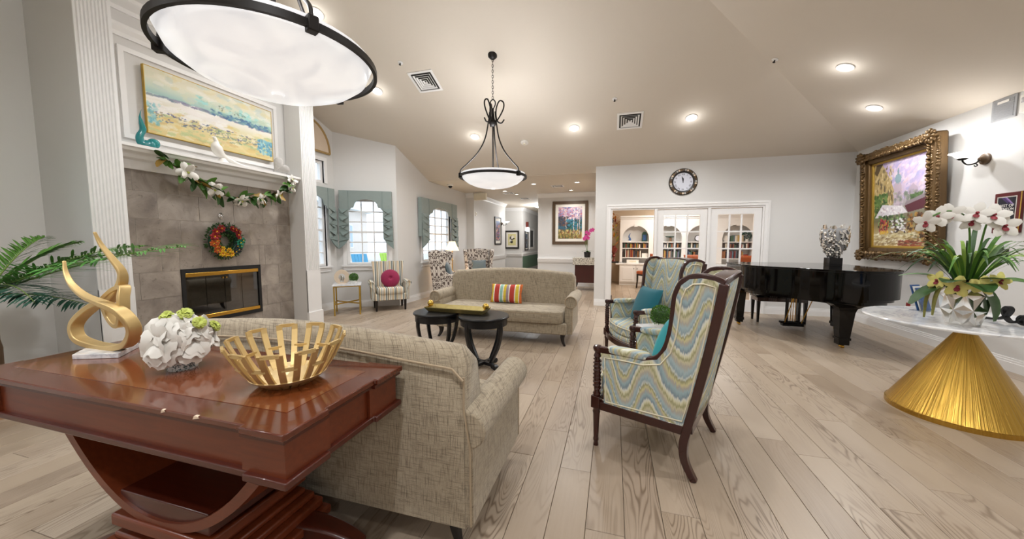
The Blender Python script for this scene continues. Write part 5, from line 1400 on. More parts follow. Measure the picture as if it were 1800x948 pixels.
# magnolia garland under the mantel
ga = thing('magnolia_garland', 'garland of magnolia leaves and white blooms draped across the mantel', 'garland')
gx = -4.76
gp = bez([(gx+.0, 2.66, 2.35), (gx, 2.80, 2.24), (gx, 2.95, 2.13), (gx, 3.10, 2.03), (gx, 3.30, 1.965), (gx, 3.50, 1.935), (gx, 3.72, 1.965), (gx, 3.93, 2.02), (gx, 4.12, 2.08), (gx, 4.26, 2.18), (gx, 4.33, 2.30)], 8)
MB().tube(gp, .007, 6).build('vine', 'twig', ga, smooth=60)
rng = random.Random(21)
for k in range(84):
    q = gp[int(3+(len(gp)-6)*k/83)]; L = rng.uniform(.11, .19)
    d = Vector((rng.uniform(.1, .8), rng.uniform(-1, 1), rng.uniform(-1, .75)))
    mb = MB(); petal(mb, orient(q, d, rng.uniform(-1.2, 1.2)), L, L*.45, .25, -.3, 4, .7); mb.build('leaf', ['leaf_dark', 'leaf_dark', 'leaf_mid', 'leaf_dark', 'leaf_gold', 'leaf_mid'][k % 6], ga, smooth=60)
def magnolia(c, r, d):
    f = None; mb = MB(); M0 = orient(c, d)
    for ring, (cnt, tilt) in enumerate([(3, .5), (5, 1.15)]):
        for k in range(cnt): petal(mb, M0 @ Matrix.Rotation(2*pi*k/cnt+ring*.5, 4, 'X') @ Matrix.Rotation(-tilt, 4, 'Y'), r, r*.75, .5, .5, 4, .5)
    f = mb.build('magnolia_bloom', 'petal_white', ga, smooth=60)
    MB(M0).ball((.012, 0, 0), .014, (1.4, 1, 1), 8, 6).build('bloom_center', 'petal_green', f, smooth=60)
for (y, z, r, d) in [(2.93, 2.155, .115, (.8, .1, -.25)), (3.21, 1.995, .10, (.8, -.2, -.4)), (3.53, 1.90, .10, (.6, .2, -.7)), (3.80, 1.945, .09, (.8, .5, -.3)), (4.07, 2.03, .09, (.8, .6, -.2)), (4.31, 2.29, .085, (.8, .2, .4)), (4.30, 2.17, .075, (.8, .3, -.3))]: magnolia((gx+.05, y, z), r, d)
mb = MB()
for k in range(40):
    u = k/39; a = k*2.4; rr_ = .035*sin(pi*(u*.85+.12)); 
    M = TR(gx+.03, 3.03+.10*u, 2.075-.03*u) @ Matrix.Rotation(a, 4, 'Y'); mb.add([M @ Vector(v) for v in ((rr_*.3, -.01, 0), (rr_, .004, -.011), (rr_*1.1, .010, 0), (rr_, .004, .011))], [(0, 1, 2, 3)])
mb.build('pinecone', 'pinecone', ga, solid=.003)

# wreath on its hook
wr = thing('flower_wreath', 'round wreath of red, orange, yellow and teal blooms above the firebox', 'wreath', (XT+.002, 3.46, 1.37), 0)
rng = random.Random(8); mb = MB(); RW, rw = .158, .055
MB().tube([(.045, RW*cos(a), RW*sin(a)) for a in [2*pi*i/40 for i in range(40)]], .040, 10, closed=True).build('wreath_ring', 'leaf_teal', wr, smooth=60)
for k in range(520):
    a = rng.uniform(0, 2*pi); b = rng.uniform(-1.0, pi+1.0); rr_ = RW+rw*cos(b)*1.1
    p_ = Vector((.045+.042*sin(b), rr_*cos(a), rr_*sin(a))); d = Vector((.6*sin(b)+.2, cos(a)*cos(b)+rng.uniform(-.6, .6), sin(a)*cos(b)+rng.uniform(-.6, .6)))
    petal(mb, orient(p_, d, rng.uniform(0, 6)), rng.uniform(.025, .05), .016, .2, .2, 2, .7)
o = mb.build('foliage', 'leaf_dark', wr); o['kind'] = 'stuff'
def wflower(ang, rad_, r, mat):
    a = radians(ang); c = (.095, rad_*cos(a), rad_*sin(a)); mb = MB(); M0 = orient(c, (1, .15*cos(a), .15*sin(a)))
    for ring, (cnt, tilt, L) in enumerate([(5, .5, .7), (7, 1.2, 1.0)]):
        for k in range(cnt): petal(mb, M0 @ Matrix.Rotation(2*pi*k/cnt+ring*.4, 4, 'X') @ Matrix.Rotation(-tilt, 4, 'Y'), r*L, r*.75, .3, .3, 2, .5)
    f = mb.build('bloom', mat, wr, smooth=60); MB(M0).ball((.01, 0, 0), r*.2, nu=8, nv=6).build('bloom_center', 'petal_gold' if mat != 'petal_gold' else 'petal_orange', f, smooth=60)
for (an, rd, r, m_) in [(112, .175, .052, 'petal_red'), (137, .175, .05, 'petal_red'), (160, .165, .056, 'petal_red'), (150, .125, .036, 'petal_red'), (182, .13, .04, 'petal_orange'), (190, .175, .045, 'petal_orange'), (208, .15, .042, 'petal_orange'), (222, .175, .045, 'petal_orange'), (238, .12, .036, 'petal_gold'), (246, .175, .045, 'petal_gold'), (262, .175, .04, 'petal_gold'), (276, .125, .038, 'petal_gold'), (284, .175, .046, 'petal_gold'), (52, .185, .042, 'petal_red'), (38, .20, .038, 'petal_red'), (30, .165, .04, 'petal_red'), (14, .165, .036, 'petal_red'), (66, .18, .04, 'petal_red'), (352, .165, .055, 'petal_teal'), (2, .20, .045, 'petal_teal'), (338, .185, .04, 'petal_teal'), (320, .18, .045, 'petal_navy'), (304, .175, .04, 'petal_navy'), (90, .17, .03, 'petal_navy'), (330, .14, .034, 'petal_navy')]: wflower(an, rd, r, m_)
hk = thing('wall_hook', 'small silver wall hook holding the wreath', 'hook', (XT+.001, 3.46, 1.70))
MB(Matrix.Rotation(pi/2, 4, 'Y')).lathe([(0, 0), (.026, 0), (.028, .006), (.015, .014), (0, .016)], 18, sx=1.5).build('hook_plate', 'chrome', hk, smooth=50)
MB().tube(bez([(.01, 0, .0), (.04, 0, -.01), (.05, 0, .0), (.048, 0, .015)], 5), .005, 8).build('hook_arm', 'chrome', hk, smooth=60)
MB().tube([(.042, 0, -.01), (.042, 0, -.115)], .0012, 5).build('hanging_wire', 'chrome', hk)

# ------------------------------------------------------------------ right wall (local x along -y world, facing -x)
MRW = RZ(-pi/2)
def on_right(name, label, cat, y, z, group=None): return thing(name, label, cat, (XR, y, z), -pi/2, group)
# ornate gold frame with the street-market painting
P = Paint(165, 195, 4, .6, 2.6); P.grad([(0, 'b9a27c'), (.12, 'c4b48c'), (.2, 'a99468'), (.3, '6f6a4c'), (.42, '8f8a7a'), (.55, 'b7aab4'), (.7, 'c9b6cc'), (.85, 'bfa9cc'), (1, 'b4a2c8')])
P.dabs(120, .3, 1, .55, 1, .06, .03, ['c9b6d4', 'd9c4d2', 'b3a4c9', 'd8b9bd', 'e2d3da', '9f9cc4'], .55, .6)
P.poly([(0, .35), (0, 1), (.16, 1), (.32, .80), (.40, .66), (.40, .42), (.2, .4)], 'b39c6a'); P.dabs(60, .0, .38, .42, .95, .018, .035, ['8a744a', 'c9b382', 'd8c598', '5f5238', 'a58c56'], .75); P.poly([(.0, .9), (.05, 1), (.18, 1), (.06, .86)], '5a4a34')
for k in range(5): P.dab(.08+.07*k, .78-.05*k, .012, .035, '4c4030', .8)
P.poly([(.40, .46), (.40, .70), (.44, .76), (.50, .76), (.54, .70), (.55, .46)], 'b8a5b0'); P.dab(.475, .78, .05, .055, '7f9aa0', .9); P.dab(.475, .86, .014, .04, '6f8890', .9)
P.poly([(.66, .5), (.66, .64), (.74, .70), (.82, .64), (.84, .5)], 'b3a0b0'); P.dabs(50, .38, 1, .42, .62, .03, .03, ['8a7f88', 'a59aa6', '6f7a6a', '9fa08a', 'c0b0bc'], .7)
P.dabs(70, .02, .28, .34, .62, .03, .03, ['3f5a2c', '57763a', '2f4622', '6f8a4a'], .85); P.dabs(40, .7, 1, .46, .58, .03, .025, ['4f6a3c', '6a8450', '3c5230'], .8)
P.poly([(.02, .34), (.18, .50), (.56, .46), (.66, .38), (.3, .36)], 'd8d2d6'); P.dabs(12, .15, .55, .38, .46, .02, .03, ['efeaea', 'b8a0a4', 'c9bcc4'], .8, .9)
P.poly([(.6, .46), (1, .54), (1, .42), (.66, .38)], '5a2a34'); P.poly([(.62, .5), (1, .585), (1, .54), (.6, .46)], '8c7f84')
P.dabs(70, .1, .6, .22, .36, .022, .022, ['3f5a34', '5f8048', '2a3a24', '8fa86a'], .85); P.dabs(26, .12, .30, .16, .32, .018, .028, ['8f2430', 'b03a44', 'c98a3a', '6a1a24'], .9); P.dabs(16, .14, .3, .14, .18, .016, .014, ['d9a83a', 'e0bc50'], .9)
P.dabs(26, .36, .62, .16, .32, .018, .035, ['e8e4e4', 'cfc9cc', '3a2c28', '5a4034', 'f0eeee'], .9, 1.4); P.dabs(50, .66, 1, .05, .36, .03, .03, ['5a3c28', '7a5230', '9a6a34', '402a1c', 'b58a3c'], .85)
P.dabs(70, 0, .8, 0, .15, .05, .014, ['e2d8b0', 'd0c08c', 'f0ead2', 'a9905c', '8a7048'], .75, .2); P.dabs(30, .5, 1, 0, .06, .05, .012, ['8a3f34', '6a3428', 'a5583c'], .7)
op = on_right('framed_market_painting', 'large street market painting in deep carved gold frame on right wall', 'painting', 6.515, 1.925)
op.rotation_euler = (radians(3.0), 0, -pi/2); op.location.x = XR-.055
OW, OH = 1.02, 1.25
canvas('canvas', P, op, TR(0, -.03, 0), OW, OH)
MB().box(-OW/2-.05, -.02, -OH/2-.05, OW/2+.05, .0, OH/2+.05).build('backing', 'black_matte', op)
frame_bars(op, TR(0, 0, 0), OW, OH, .03, .05, 'gold_paint', 'inner_liner', .003)
frame_bars(op, TR(0, 0, 0), OW+.06, OH+.06, .07, .085, 'antique_gold', 'frame_step', .012)
frame_bars(op, TR(0, .02, 0), OW+.20, OH+.20, .10, .14, 'antique_gold', 'frame_bar', .02)
rng = random.Random(2); A_, B_ = OW/2+.15, OH/2+.15
for side in range(4):
    mb = MB(); L = 2*A_ if side % 2 == 0 else 2*B_
    for k in range(int(L/.034)):
        s_ = -L/2+(k+.5)*.034
        for row, off_ in enumerate((-.035, .005, .045)):
            q = {0: (s_, -B_-off_), 2: (s_, B_+off_), 1: (A_+off_, s_), 3: (-A_-off_, s_)}[side]
            M = TR(q[0], -.125+.02*row, q[1]) @ Matrix.Rotation(rng.uniform(0, 3.1), 4, 'Y')
            MB_ = mb; MB_.M = M; mb.ball((0, 0, 0), .027*rng.uniform(.75, 1.2), (1.4, .9, .55), 7, 5)
    mb.M = Matrix(); o = mb.build('carving', 'antique_gold', op, smooth=60); o['kind'] = 'stuff'
for (sx, sz) in ((-1, -1), (1, -1), (1, 1), (-1, 1)):
    mb = MB(); c = Vector((sx*A_, -.14, sz*B_))
    for k in range(9):
        a = 2*pi*k/9; mb.M = TR(*(c+Vector((.06*cos(a), 0, .06*sin(a))))) @ Matrix.Rotation(-a, 4, 'Y'); mb.ball((0, 0, 0), .03, (1.3, .9, .7), 8, 6)
    mb.M = TR(*c); mb.ball((0, -.01, 0), .04, (1, .8, 1), 10, 8); mb.M = Matrix(); mb.build('corner_rosette', 'antique_gold', op, smooth=60)
# award plaque
pq = on_right('award_plaque', 'dark red wooden award plaque with black panel on right wall', 'plaque', 5.11, 1.668)
MB().box(-.14, -.022, -.215, .14, 0, .215).build('board', 'plaque_wood', pq, bevel=.006)
MB().box(-.108, -.024, -.135, .092, -.022, .175).build('silver_border', 'silver_foil', pq)
P = Paint(60, 90, 6); P.grad([(0, '11121f'), (1, '14121f')])
for (u, v, c, w) in [(.5, .93, '6a4a8a', .03), (.62, .90, 'a58ac0', .02), (.3, .96, '4a2f6a', .03), (.35, .12, '5a5aa5', .04), (.55, .10, '4a6ab0', .03), (.2, .15, '6a4a9a', .02), (.75, .06, '3f6fb8', .02)]: P.dab(u, v, .3, w, c, .85, -.75)
canvas('print', P, pq, TR(-.008, -.0246, .02), .178, .288)
for i, s_ in enumerate(['BEST OF', 'DENTON', 'COUNTY']):
    text_mesh('lettering', s_, .040 if i == 0 else .036, 'paper_white', pq, TR(-.005, -.0252, .075-.036*i) @ Matrix.Rotation(pi/2, 4, 'X'), .0006)
MB().box(-.065, -.024, -.19, .055, -.022, -.15).build('name_plate', 'black_matte', pq)
MB().box(.125, -.024, -.215, .135, -.022, .215).build('gold_strip', 'gold_bright', pq)
# wall sconces
def sconce(loc, rz, label, sc_=1.0):
    t = thing('wall_sconce', label, 'wall light', loc, rz, 'iron arm wall sconces with white glass shades')
    MB(Matrix.Rotation(pi/2, 4, 'X')).lathe([(0, 0), (.065*sc_, 0), (.062*sc_, .02), (.035*sc_, .03), (.02, .06), (0, .062)], 24).build('backplate', 'bronze_frame', t, smooth=45)
    MB().tube(bez([(0, -.05, 0), (.0, -.09, -.045), (0, -.16, -.055), (0, -.20, -.02), (0, -.205, .005)], 6), .008, 8).tube(bez([(0, -.09, -.045), (0, -.07, -.065), (0, -.085, -.08), (0, -.10, -.068)], 5), .006, 6).build('arm', 'black_iron', t, smooth=60)
    MB().lathe([(0, 0), (.03, .0), (.045, .012), (.03, .02), (0, .02)], 20, (0, -.205, 0)).build('cup', 'black_iron', t, smooth=50)
    MB().lathe([(.03, .018), (.055, .03), (.085, .062), (.115, .075), (.112, .08), (.08, .068), (.05, .04), (0, .03)], 28, (0, -.205, 0)).build('glass_shade', 'sconce_glow', t, smooth=60)
    lamp('POINT', 'sconce_lamp', (0, -.205, .12), DOWN_W*(.06 if loc[0] > 0 else .03), t, .05)
    return t
sconce((XR, 5.42, 2.30), -pi/2, 'wall sconce with white glass bowl beside the ornate painting')
gr = on_right('return_air_grille', 'grey louvered air grille high on right wall', 'vent', 5.27, 2.80)
MB().box(-.13, -.012, -.12, .13, 0, .12).build('grille_frame', 'grille_grey', gr, bevel=.004)
for k in range(12): MB().box(-.105, -.016, -.10+k*.0165, .105, -.011, -.092+k*.0165).build('louver', 'grille_grey', gr)
MB().box(-.06, -.02, .06, .06, -.016, .085).build('cover_plate', 'plastic_white', gr)
al = on_right('alarm_strobe', 'white alarm device at right edge beside the air grille', 'alarm', 5.03, 2.78)
MB().box(-.06, -.03, -.09, .06, 0, .09).build('housing', 'plastic_white', al, bevel=.006)
MB().box(-.035, -.04, .01, .035, -.03, .06).build('strobe_lens', 'chrome', al, bevel=.004)
ro_ = on_right('red_wall_outlet', 'small red wall outlet low beside the brochure stand', 'outlet', 6.32, .437)
MB().box(-.036, -.008, -.058, .036, 0, .058).build('cover', 'outlet_red', ro_, bevel=.003)
for z in (-.025, .025): MB().box(-.016, -.0095, z-.013, .016, -.008, z+.013).build('socket', 'outlet_red', ro_)
th = on_right('wall_thermostat', 'small black wall control half hidden behind the orchid leaves', 'thermostat', 5.13, 1.24)
MB().box(-.06, -.025, -.045, .06, 0, .045).build('body', 'black_matte', th, bevel=.005)
MB().box(-.04, -.027, -.01, .04, -.025, .03).build('screen', 'black_glass', th)

# wall clock
ck = thing('wall_clock', 'round wall clock with dark mosaic rim and roman numerals', 'clock', (1.285, YD, 2.53))
Mx = Matrix.Rotation(pi/2, 4, 'X')
MB(Mx).lathe([(.175, 0), (.255, 0), (.258, .02), (.245, .034), (.20, .036), (.178, .026), (.175, 0)], 64).build('rim', 'frame_black', ck, smooth=45)
for k in range(36):
    a = 2*pi*k/36; MB(Matrix.Rotation(a, 4, 'Y')).hexa([(.208, -.036, -.014), (.243, -.034, -.016), (.243, -.034, .016), (.208, -.036, .014)], [(.208, -.039, -.014), (.243, -.037, -.016), (.243, -.037, .016), (.208, -.039, .014)]).build('rim_tile', ['stone_grey', 'bronze_frame', 'antique_gold', 'wood_pale'][k*7 % 4], ck)
MB(Mx).lathe([(0, 0), (.18, 0), (.18, .012), (0, .012)], 48).build('dial', 'clock_face', ck)
for k, s_ in enumerate(['XII', 'I', 'II', 'III', 'IIII', 'V', 'VI', 'VII', 'VIII', 'IX', 'X', 'XI']):
    a = -2*pi*k/12; text_mesh('numeral', s_, .046, 'black_matte', ck, Matrix.Rotation(-a, 4, 'Y') @ TR(0, -.013, .143) @ Matrix.Rotation(pi/2, 4, 'X'), .0008)
for (an, L, w) in ((radians(-1), .08, .012), (radians(-12), .12, .009)):
    MB(Matrix.Rotation(an, 4, 'Y')).add([(-w/2, -.0145, -.02), (w/2, -.0145, -.02), (w*.9, -.0145, L*.7), (0, -.0145, L), (-w*.9, -.0145, L*.7)], [(0, 1, 2, 3, 4)]).build('hand', 'black_matte', ck, solid=.002)

# ------------------------------------------------------------------ silver vase sculpture on the piano
sv = thing('silver_flame_vase', 'openwork silver vase sculpture on black cube atop the piano', 'sculpture', (3.02, 6.10, 1.0155)); sv.scale = (.95, .95, .95)
MB().box(-.08, -.08, 0, .08, .08, .125).build('cube_base', 'black_lacquer', sv, bevel=.004)
rng = random.Random(4)
def egg(z): u = z/.44; return .03+.135*sin(pi*min(1, u*.62+.03))**.8
MB().lathe([(egg(z)-.012, .125+z) for z in [.44*i/16 for i in range(17)]]+[(egg(z)-.016, .125+z) for z in [.44*i/16 for i in range(16, -1, -1)]], 28).build('vase_body', 'grille_grey', sv, smooth=60)
mb = MB()
for k in range(300):
    z = .02+.39*((k*.618) % 1); a = rng.uniform(0, 6.283); r_ = egg(z)
    L = rng.uniform(.04, .07); M = TR(r_*cos(a), r_*sin(a), .125+z) @ RZ(a) @ Matrix.Rotation(rng.uniform(-.5, .5), 4, 'X') @ Matrix.Rotation(rng.uniform(-.15, .25), 4, 'Y')
    mb.M = M; mb.ball((0, 0, 0), L*.5, (.35, .5, 1.1), 7, 5)
mb.M = Matrix(); mb.build('petal_scales', 'silver_foil', sv, smooth=50)
for k in range(9):
    a = 2*pi*k/9; r_ = egg(.43); MB().hexa([(r_*cos(a+d_), r_*sin(a+d_), .55) for d_ in (-.2, 0, .2, 0)], [((r_+.008)*cos(a+d_*.4), (r_+.008)*sin(a+d_*.4), .60+.02*(k % 2)) for d_ in (-.2, 0, .2, 0)]).build('rim_flame', 'silver_foil', sv)

# ------------------------------------------------------------------ orchid arrangement on the marble table
TZ = .7585
ov = thing('orchid_arrangement', 'faceted silver vase with white orchids, long grass and green orchids', 'flower vase', (2.47, 3.36, TZ), radians(-36)); ov.scale = (1.12, 1.12, 1.12)
rings = [(.075, 0), (.105, .10), (.112, .20), (.088, .29)]; nf = 8; vs_ = []; fs = []
for i, (r_, z) in enumerate(rings):
    for j in range(nf): a = 2*pi*(j+.5*(i % 2))/nf; vs_.append((r_*cos(a), r_*sin(a), z))
for i in range(3):
    for j in range(nf):
        a = i*nf+j; b = i*nf+(j+1) % nf; c = (i+1)*nf+j; d = (i+1)*nf+(j+1) % nf
        fs += [(a, b, c), (b, d, c)] if i % 2 == 0 else [(a, b, d), (a, d, c)]
cen = []
for f in list(fs):
    m = sum((Vector(vs_[k]) for k in f), Vector())/3; m = m+Vector((m.x, m.y, 0)).normalized()*-.012; cen.append(m)
vv = vs_+[tuple(c) for c in cen]; ff = []
for k, f in enumerate(fs):
    q = len(vs_)+k; ff += [(f[0], f[1], q), (f[1], f[2], q), (f[2], f[0], q)]
mb = MB(); mb.add(vv, ff+[tuple(range(nf))]); mb.build('faceted_vase', 'silver_foil', ov)
rng = random.Random(14)
for k in range(72):
    a = rng.uniform(0, 2*pi); up = rng.uniform(.1, .62); L = rng.uniform(.30, .56)
    tip = Vector((cos(a)*L*(1.1-up), sin(a)*L*(1.1-up), .25+L*up*1.25)); mb = MB(); blade(mb, (.03*cos(a), .03*sin(a), .24), tip, rng.uniform(.016, .026), .06+.10*(1-up), 8, rng.uniform(-.6, .6))
    mb.build('grass_blade', ['leaf_mid', 'leaf_dark', 'leaf_light', 'leaf_mid'][k % 4], ov)
for (a, L, e, m_) in [(radians(215), .27, -.02, 'leaf_dark'), (radians(-20), .24, -.12, 'leaf_dark'), (radians(15), .30, .06, 'leaf_mid'), (radians(-70), .2, .03, 'leaf_dark'), (radians(190), .25, .08, 'leaf_mid'), (radians(-110), .18, .05, 'leaf_dark'), (radians(-40), .22, .08, 'leaf_mid')]:
    mb = MB(); petal(mb, orient((.05*cos(a), .05*sin(a), .27), (cos(a), sin(a), e/L*2), 0), L, .13, .15, -.45, 6, .6); mb.build('broad_leaf', m_, ov, smooth=60)
def orchid(c, r, d, mat, stemfrom=None):
    mb = MB(); M0 = orient(c, d, rng.uniform(-.3, .3))
    for k in range(5): petal(mb, M0 @ Matrix.Rotation(2*pi*k/5, 4, 'X') @ Matrix.Rotation(-1.25, 4, 'Y'), r, r*.72, .15, .25, 3, .5)
    f = mb.build('orchid_bloom', mat, ov, smooth=60)
    mb = MB(); petal(mb, M0 @ Matrix.Rotation(pi, 4, 'X') @ Matrix.Rotation(-.5, 4, 'Y'), r*.5, r*.4, .6, .6, 3, .5); mb.ball(M0 @ Vector((.012, 0, 0)), r*.12, nu=8, nv=6); mb.build('orchid_lip', 'orchid_lip', f, smooth=60)
stem = bez([(0, 0, .24), (.0, -.01, .50), (-.015, -.03, .66), (-.05, -.06, .72), (-.11, -.09, .735), (-.17, -.12, .70)], 6)
MB().tube(stem, .005, 6).tube(bez([(.01, 0, .24), (.04, .0, .5), (.06, -.02, .66), (.10, -.02, .70)], 5), .005, 6).build('orchid_stem', 'leaf_mid', ov, smooth=60)
for (c, r, d) in [((-.235, -.13, .665), .085, (-.35, -.8, -.1)), ((-.175, -.10, .70), .085, (-.2, -.85, .1)), ((-.115, -.08, .715), .085, (-.1, -.9, .1)), ((.02, -.06, .715), .085, (.1, -.9, .25)), ((.10, -.04, .70), .09, (.3, -.8, .3)), ((.155, -.02, .635), .09, (.4, -.8, .1)), ((.0, -.05, .665), .075, (0, -.9, 0))]: orchid((c[0]*.78, c[1], c[2]), r*.84, d, 'petal_white')
for (c, r, d) in [((-.115, -.10, .285), .075, (-.5, -.8, .1)), ((-.03, -.13, .255), .085, (-.1, -1, .0)), ((.065, -.12, .27), .075, (.3, -.9, .2)), ((.125, -.08, .30), .07, (.6, -.7, .3))]: orchid(c, r*.82, d, 'petal_yellow')
for (x, y, z1) in ((-.155, -.065, .03), (-.118, -.10, .055)):
    Pq = bez([(-.05, -.03, .27), (x*.8, y, .26), (x, y*1.3, .17), (x-.005, y*1.35, z1)], 7)
    MB().tube(Pq, [.004+.007*sin(pi*i/(len(Pq)-1)*.9+.15) for i in range(len(Pq))], 8).build('amaranth_tail', 'amaranth', ov, smooth=40)
# brochure stand
bs = thing('brochure_stand', 'clear stand of blue brochures on the marble table', 'brochure holder', (2.63, 3.90, TZ), radians(25))
MB().hexa([(-.08, -.02, 0), (.08, -.02, 0), (.08, -.016, 0), (-.08, -.016, 0)], [(-.08, .02, .10), (.08, .02, .10), (.08, .024, .10), (-.08, .024, .10)]).box(-.08, -.02, 0, .08, .08, .003).build('clear_holder', 'window_glass', bs)
for k in range(3): MB().hexa([(-.052-.012*k, -.005+.012*k, .004), (.045-.01*k, -.005+.012*k, .004), (.045-.01*k, -.003+.012*k, .004), (-.052-.012*k, -.003+.012*k, .004)], [(-.07-.012*k, .05+.012*k, .20+.012*k), (.03-.01*k, .05+.012*k, .20+.012*k), (.03-.01*k, .052+.012*k, .20+.012*k), (-.07-.012*k, .052+.012*k, .20+.012*k)]).build('brochure', ['brochure_blue', 'paper_white', 'brochure_blue'][k], bs)
# black cursive word ornament
cw_ = thing('script_word_ornament', 'black wooden cursive word ornament at right edge of marble table', 'ornament', (2.83, 3.42, TZ), radians(-82))
W1 = [(-.30, 0, .035), (-.27, 0, .015), (-.20, 0, .012), (-.13, 0, .02), (-.08, 0, .05), (-.055, 0, .10), (-.075, 0, .12), (-.095, 0, .09), (-.075, 0, .035), (-.04, 0, .012), (.0, 0, .03), (.03, 0, .06), (.015, 0, .07), (-.002, 0, .045), (.01, 0, .018), (.045, 0, .014), (.06, 0, .045), (.05, 0, .068), (.035, 0, .055), (.06, 0, .04), (.09, 0, .06), (.10, 0, .04), (.115, 0, .014), (.14, 0, .04), (.15, 0, .066), (.165, 0, .05), (.19, 0, .05), (.215, 0, .06), (.205, 0, .072), (.185, 0, .045), (.20, 0, .016), (.235, 0, .02), (.27, 0, .04)]
MB().tube(bez(W1, 5), 1.0, flat=(.014, .035), up=(0, 1, 0)).build('script_strap', 'black_matte', cw_, smooth=50)
# ------------------------------------------------------------------ hall furnishings
def framed(name, label, loc, rz, w, h, fw, matw, paint, mat='bronze_frame'):
    t = thing(name, label, 'picture', loc, rz)
    frame_bars(t, Matrix(), w+2*matw, h+2*matw, fw, .035, mat)
    MB().box(-w/2-matw, -.012, -h/2-matw, w/2+matw, 0, h/2+matw).build('mat_board', 'mat_board', t)
    canvas('print', paint, t, TR(0, -.0135, 0), w, h); return t
P = Paint(90, 120, 9, .7, 2); P.grad([(0, '6a5a34'), (.2, '8a7a4a'), (.3, '3f5a6a'), (.45, '2f6a80'), (.6, '4a5a6e'), (.75, '8f7fa0'), (1, 'c9b6c8')])
P.dabs(90, 0, 1, .6, 1, .05, .035, ['d9b8c0', 'c98f9a', '8f8ab8', 'e2cfc8', '5f6fa0', 'b06a78'], .8); P.dabs(40, .0, .4, .4, .7, .05, .04, ['3a3f4c', '2c3a54', '5a4a44', '7a4f3c'], .8); P.dabs(60, .3, 1, .28, .6, .04, .03, ['2f7f94', '1f4f58', '2f5f44', '3f8fa8', '173a3c'], .8)
for u in (.33, .66, .82, .9): P.dabs(16, u-.008, u+.008, .1, .95, .010, .06, ['efe6e0', 'd9c4bc', '8a5a4a'], .9)
P.dabs(90, 0, 1, 0, .28, .02, .05, ['c9a95a', '5a4a2a', 'e0cf8a', '6a7a3a', '8a4a34', 'a58a4a'], .8)
framed('birch_painting', 'framed painting of birch trees on the hall wall', (-1.285, 10.9, 1.935), 0, .72, .96, .09, .085, P)
P = Paint(24, 60, 3); P.grad([(0, '3a4258'), (.5, '7a5a6a'), (1, '6a86b4')]); P.dabs(60, 0, 1, .05, .8, .06, .04, ['c9764a', '9a4f5a', '46587c', 'd9a58a', '2f3a4c', '8f6aa0'], .85)
framed('narrow_hall_picture', 'tall narrow framed picture on the left hall wall', (-4.14, 12.5, 1.76), pi/2, .44, .72, .05, .10, P, 'frame_black')
P = Paint(24, 30, 5); P.grad([(0, 'd9cf94'), (1, 'd9cf94')]); P.dabs(14, .3, .7, .2, .8, .12, .10, ['2c2620', 'efe8dc', '1f1c1a'], .9)
framed('yellow_mat_picture', 'black framed picture with yellow mat deep in the hall', (-4.30, 15.0, 1.45), 0, .36, .50, .07, .08, P, 'frame_black')
P = Paint(24, 36, 6); P.grad([(0, '2f3a44'), (1, '6a7a8c')]); P.dabs(30, 0, 1, 0, 1, .12, .10, ['3a4a5c', '8f9aa8', '5a4a44', '20262c'], .85)
framed('dark_hall_picture', 'dark framed picture on the far receding hall wall', (-3.84, 15.75, 1.40), pi/2, .42, .66, .06, .05, P, 'frame_black')
fx = thing('red_wall_lantern', 'dark red and white wall fixture above the dark hall picture', 'wall light', (-3.84, 15.75, 2.0), pi/2)
MB().box(-.07, -.10, .02, .07, 0, .26).build('red_shade', 'urn_red', fx); MB().lathe([(0, -.18), (.06, -.18), (.07, .0), (0, .02)], 16, (0, -.08, 0)).build('glass_cup', 'hall_glow', fx, smooth=50)
sconce((-4.14, 12.98, 2.05), pi/2, 'small wall sconce in the hall beside the narrow picture', 1.0)
ex = thing('ceiling_sign_box', 'plain cream box sign hanging below the hall ceiling', 'sign', (-3.87, 10.05, HZ))
MB().box(-.19, -.06, -.23, .19, .06, -.03).build('sign_body', 'plastic_cream', ex, bevel=.006); MB().box(-.06, -.03, -.03, .06, .03, 0).build('mount', 'plastic_cream', ex)
sw = thing('wall_sensor', 'small white sensor on the left hall wall corner', 'sensor', (-4.14, 10.32, 2.22), pi/2)
MB().box(-.04, -.03, -.06, .04, 0, .06).build('sensor_body', 'plastic_white', sw, bevel=.008); MB().ball((.0, -.035, .0), .02).build('sensor_eye', 'plastic_cream', sw, smooth=60)
hc = thing('hall_cabinet', 'dark cabinet with granite top partly hidden by the doorway wall', 'cabinet', (-.72, 10.15, 0))
MB().box(-.36, -.27, .86, .36, .27, .92).box(-.36, -.27, .72, .36, -.24, .86).build('granite_top', 'granite', hc, bevel=.004)
MB().box(-.30, -.22, .22, .30, .22, .86).build('cabinet_body', 'console_dark', hc)
for s in (-1, 1):
    for y in (-.2, .2): MB().tube(bez([(s*.27, y, .24), (s*.275, y, .12), (s*.33, y-.02, 0)], 4), [1-.05*i for i in range(9)], flat=(.045, .045), up=(0, 1, 0)).build('leg', 'dark_leg', hc)
oc = thing('pink_orchid', 'pink orchid in a black pot on granite cabinet', 'potted plant', (-.70, 10.12, .92))
MB().lathe([(0, 0), (.08, 0), (.095, .15), (.085, .155), (0, .14)], 20).build('pot', 'black_matte', oc, smooth=40)
rng = random.Random(31)
for k in range(5):
    a = k*1.26; mb = MB(); petal(mb, orient((0, 0, .14), (cos(a), sin(a), .9)), .18, .07, .2, -.6, 5, .6); mb.build('leaf', 'leaf_dark', oc, smooth=60)
MB().tube(bez([(0, 0, .14), (-.01, 0, .4), (.0, 0, .62), (.06, 0, .74), (.13, 0, .76)], 5), .005, 6).tube(bez([(0, 0, .14), (-.05, 0, .35), (-.05, 0, .5), (.0, 0, .56)], 5), .005, 6).build('stem', 'leaf_mid', oc, smooth=60)
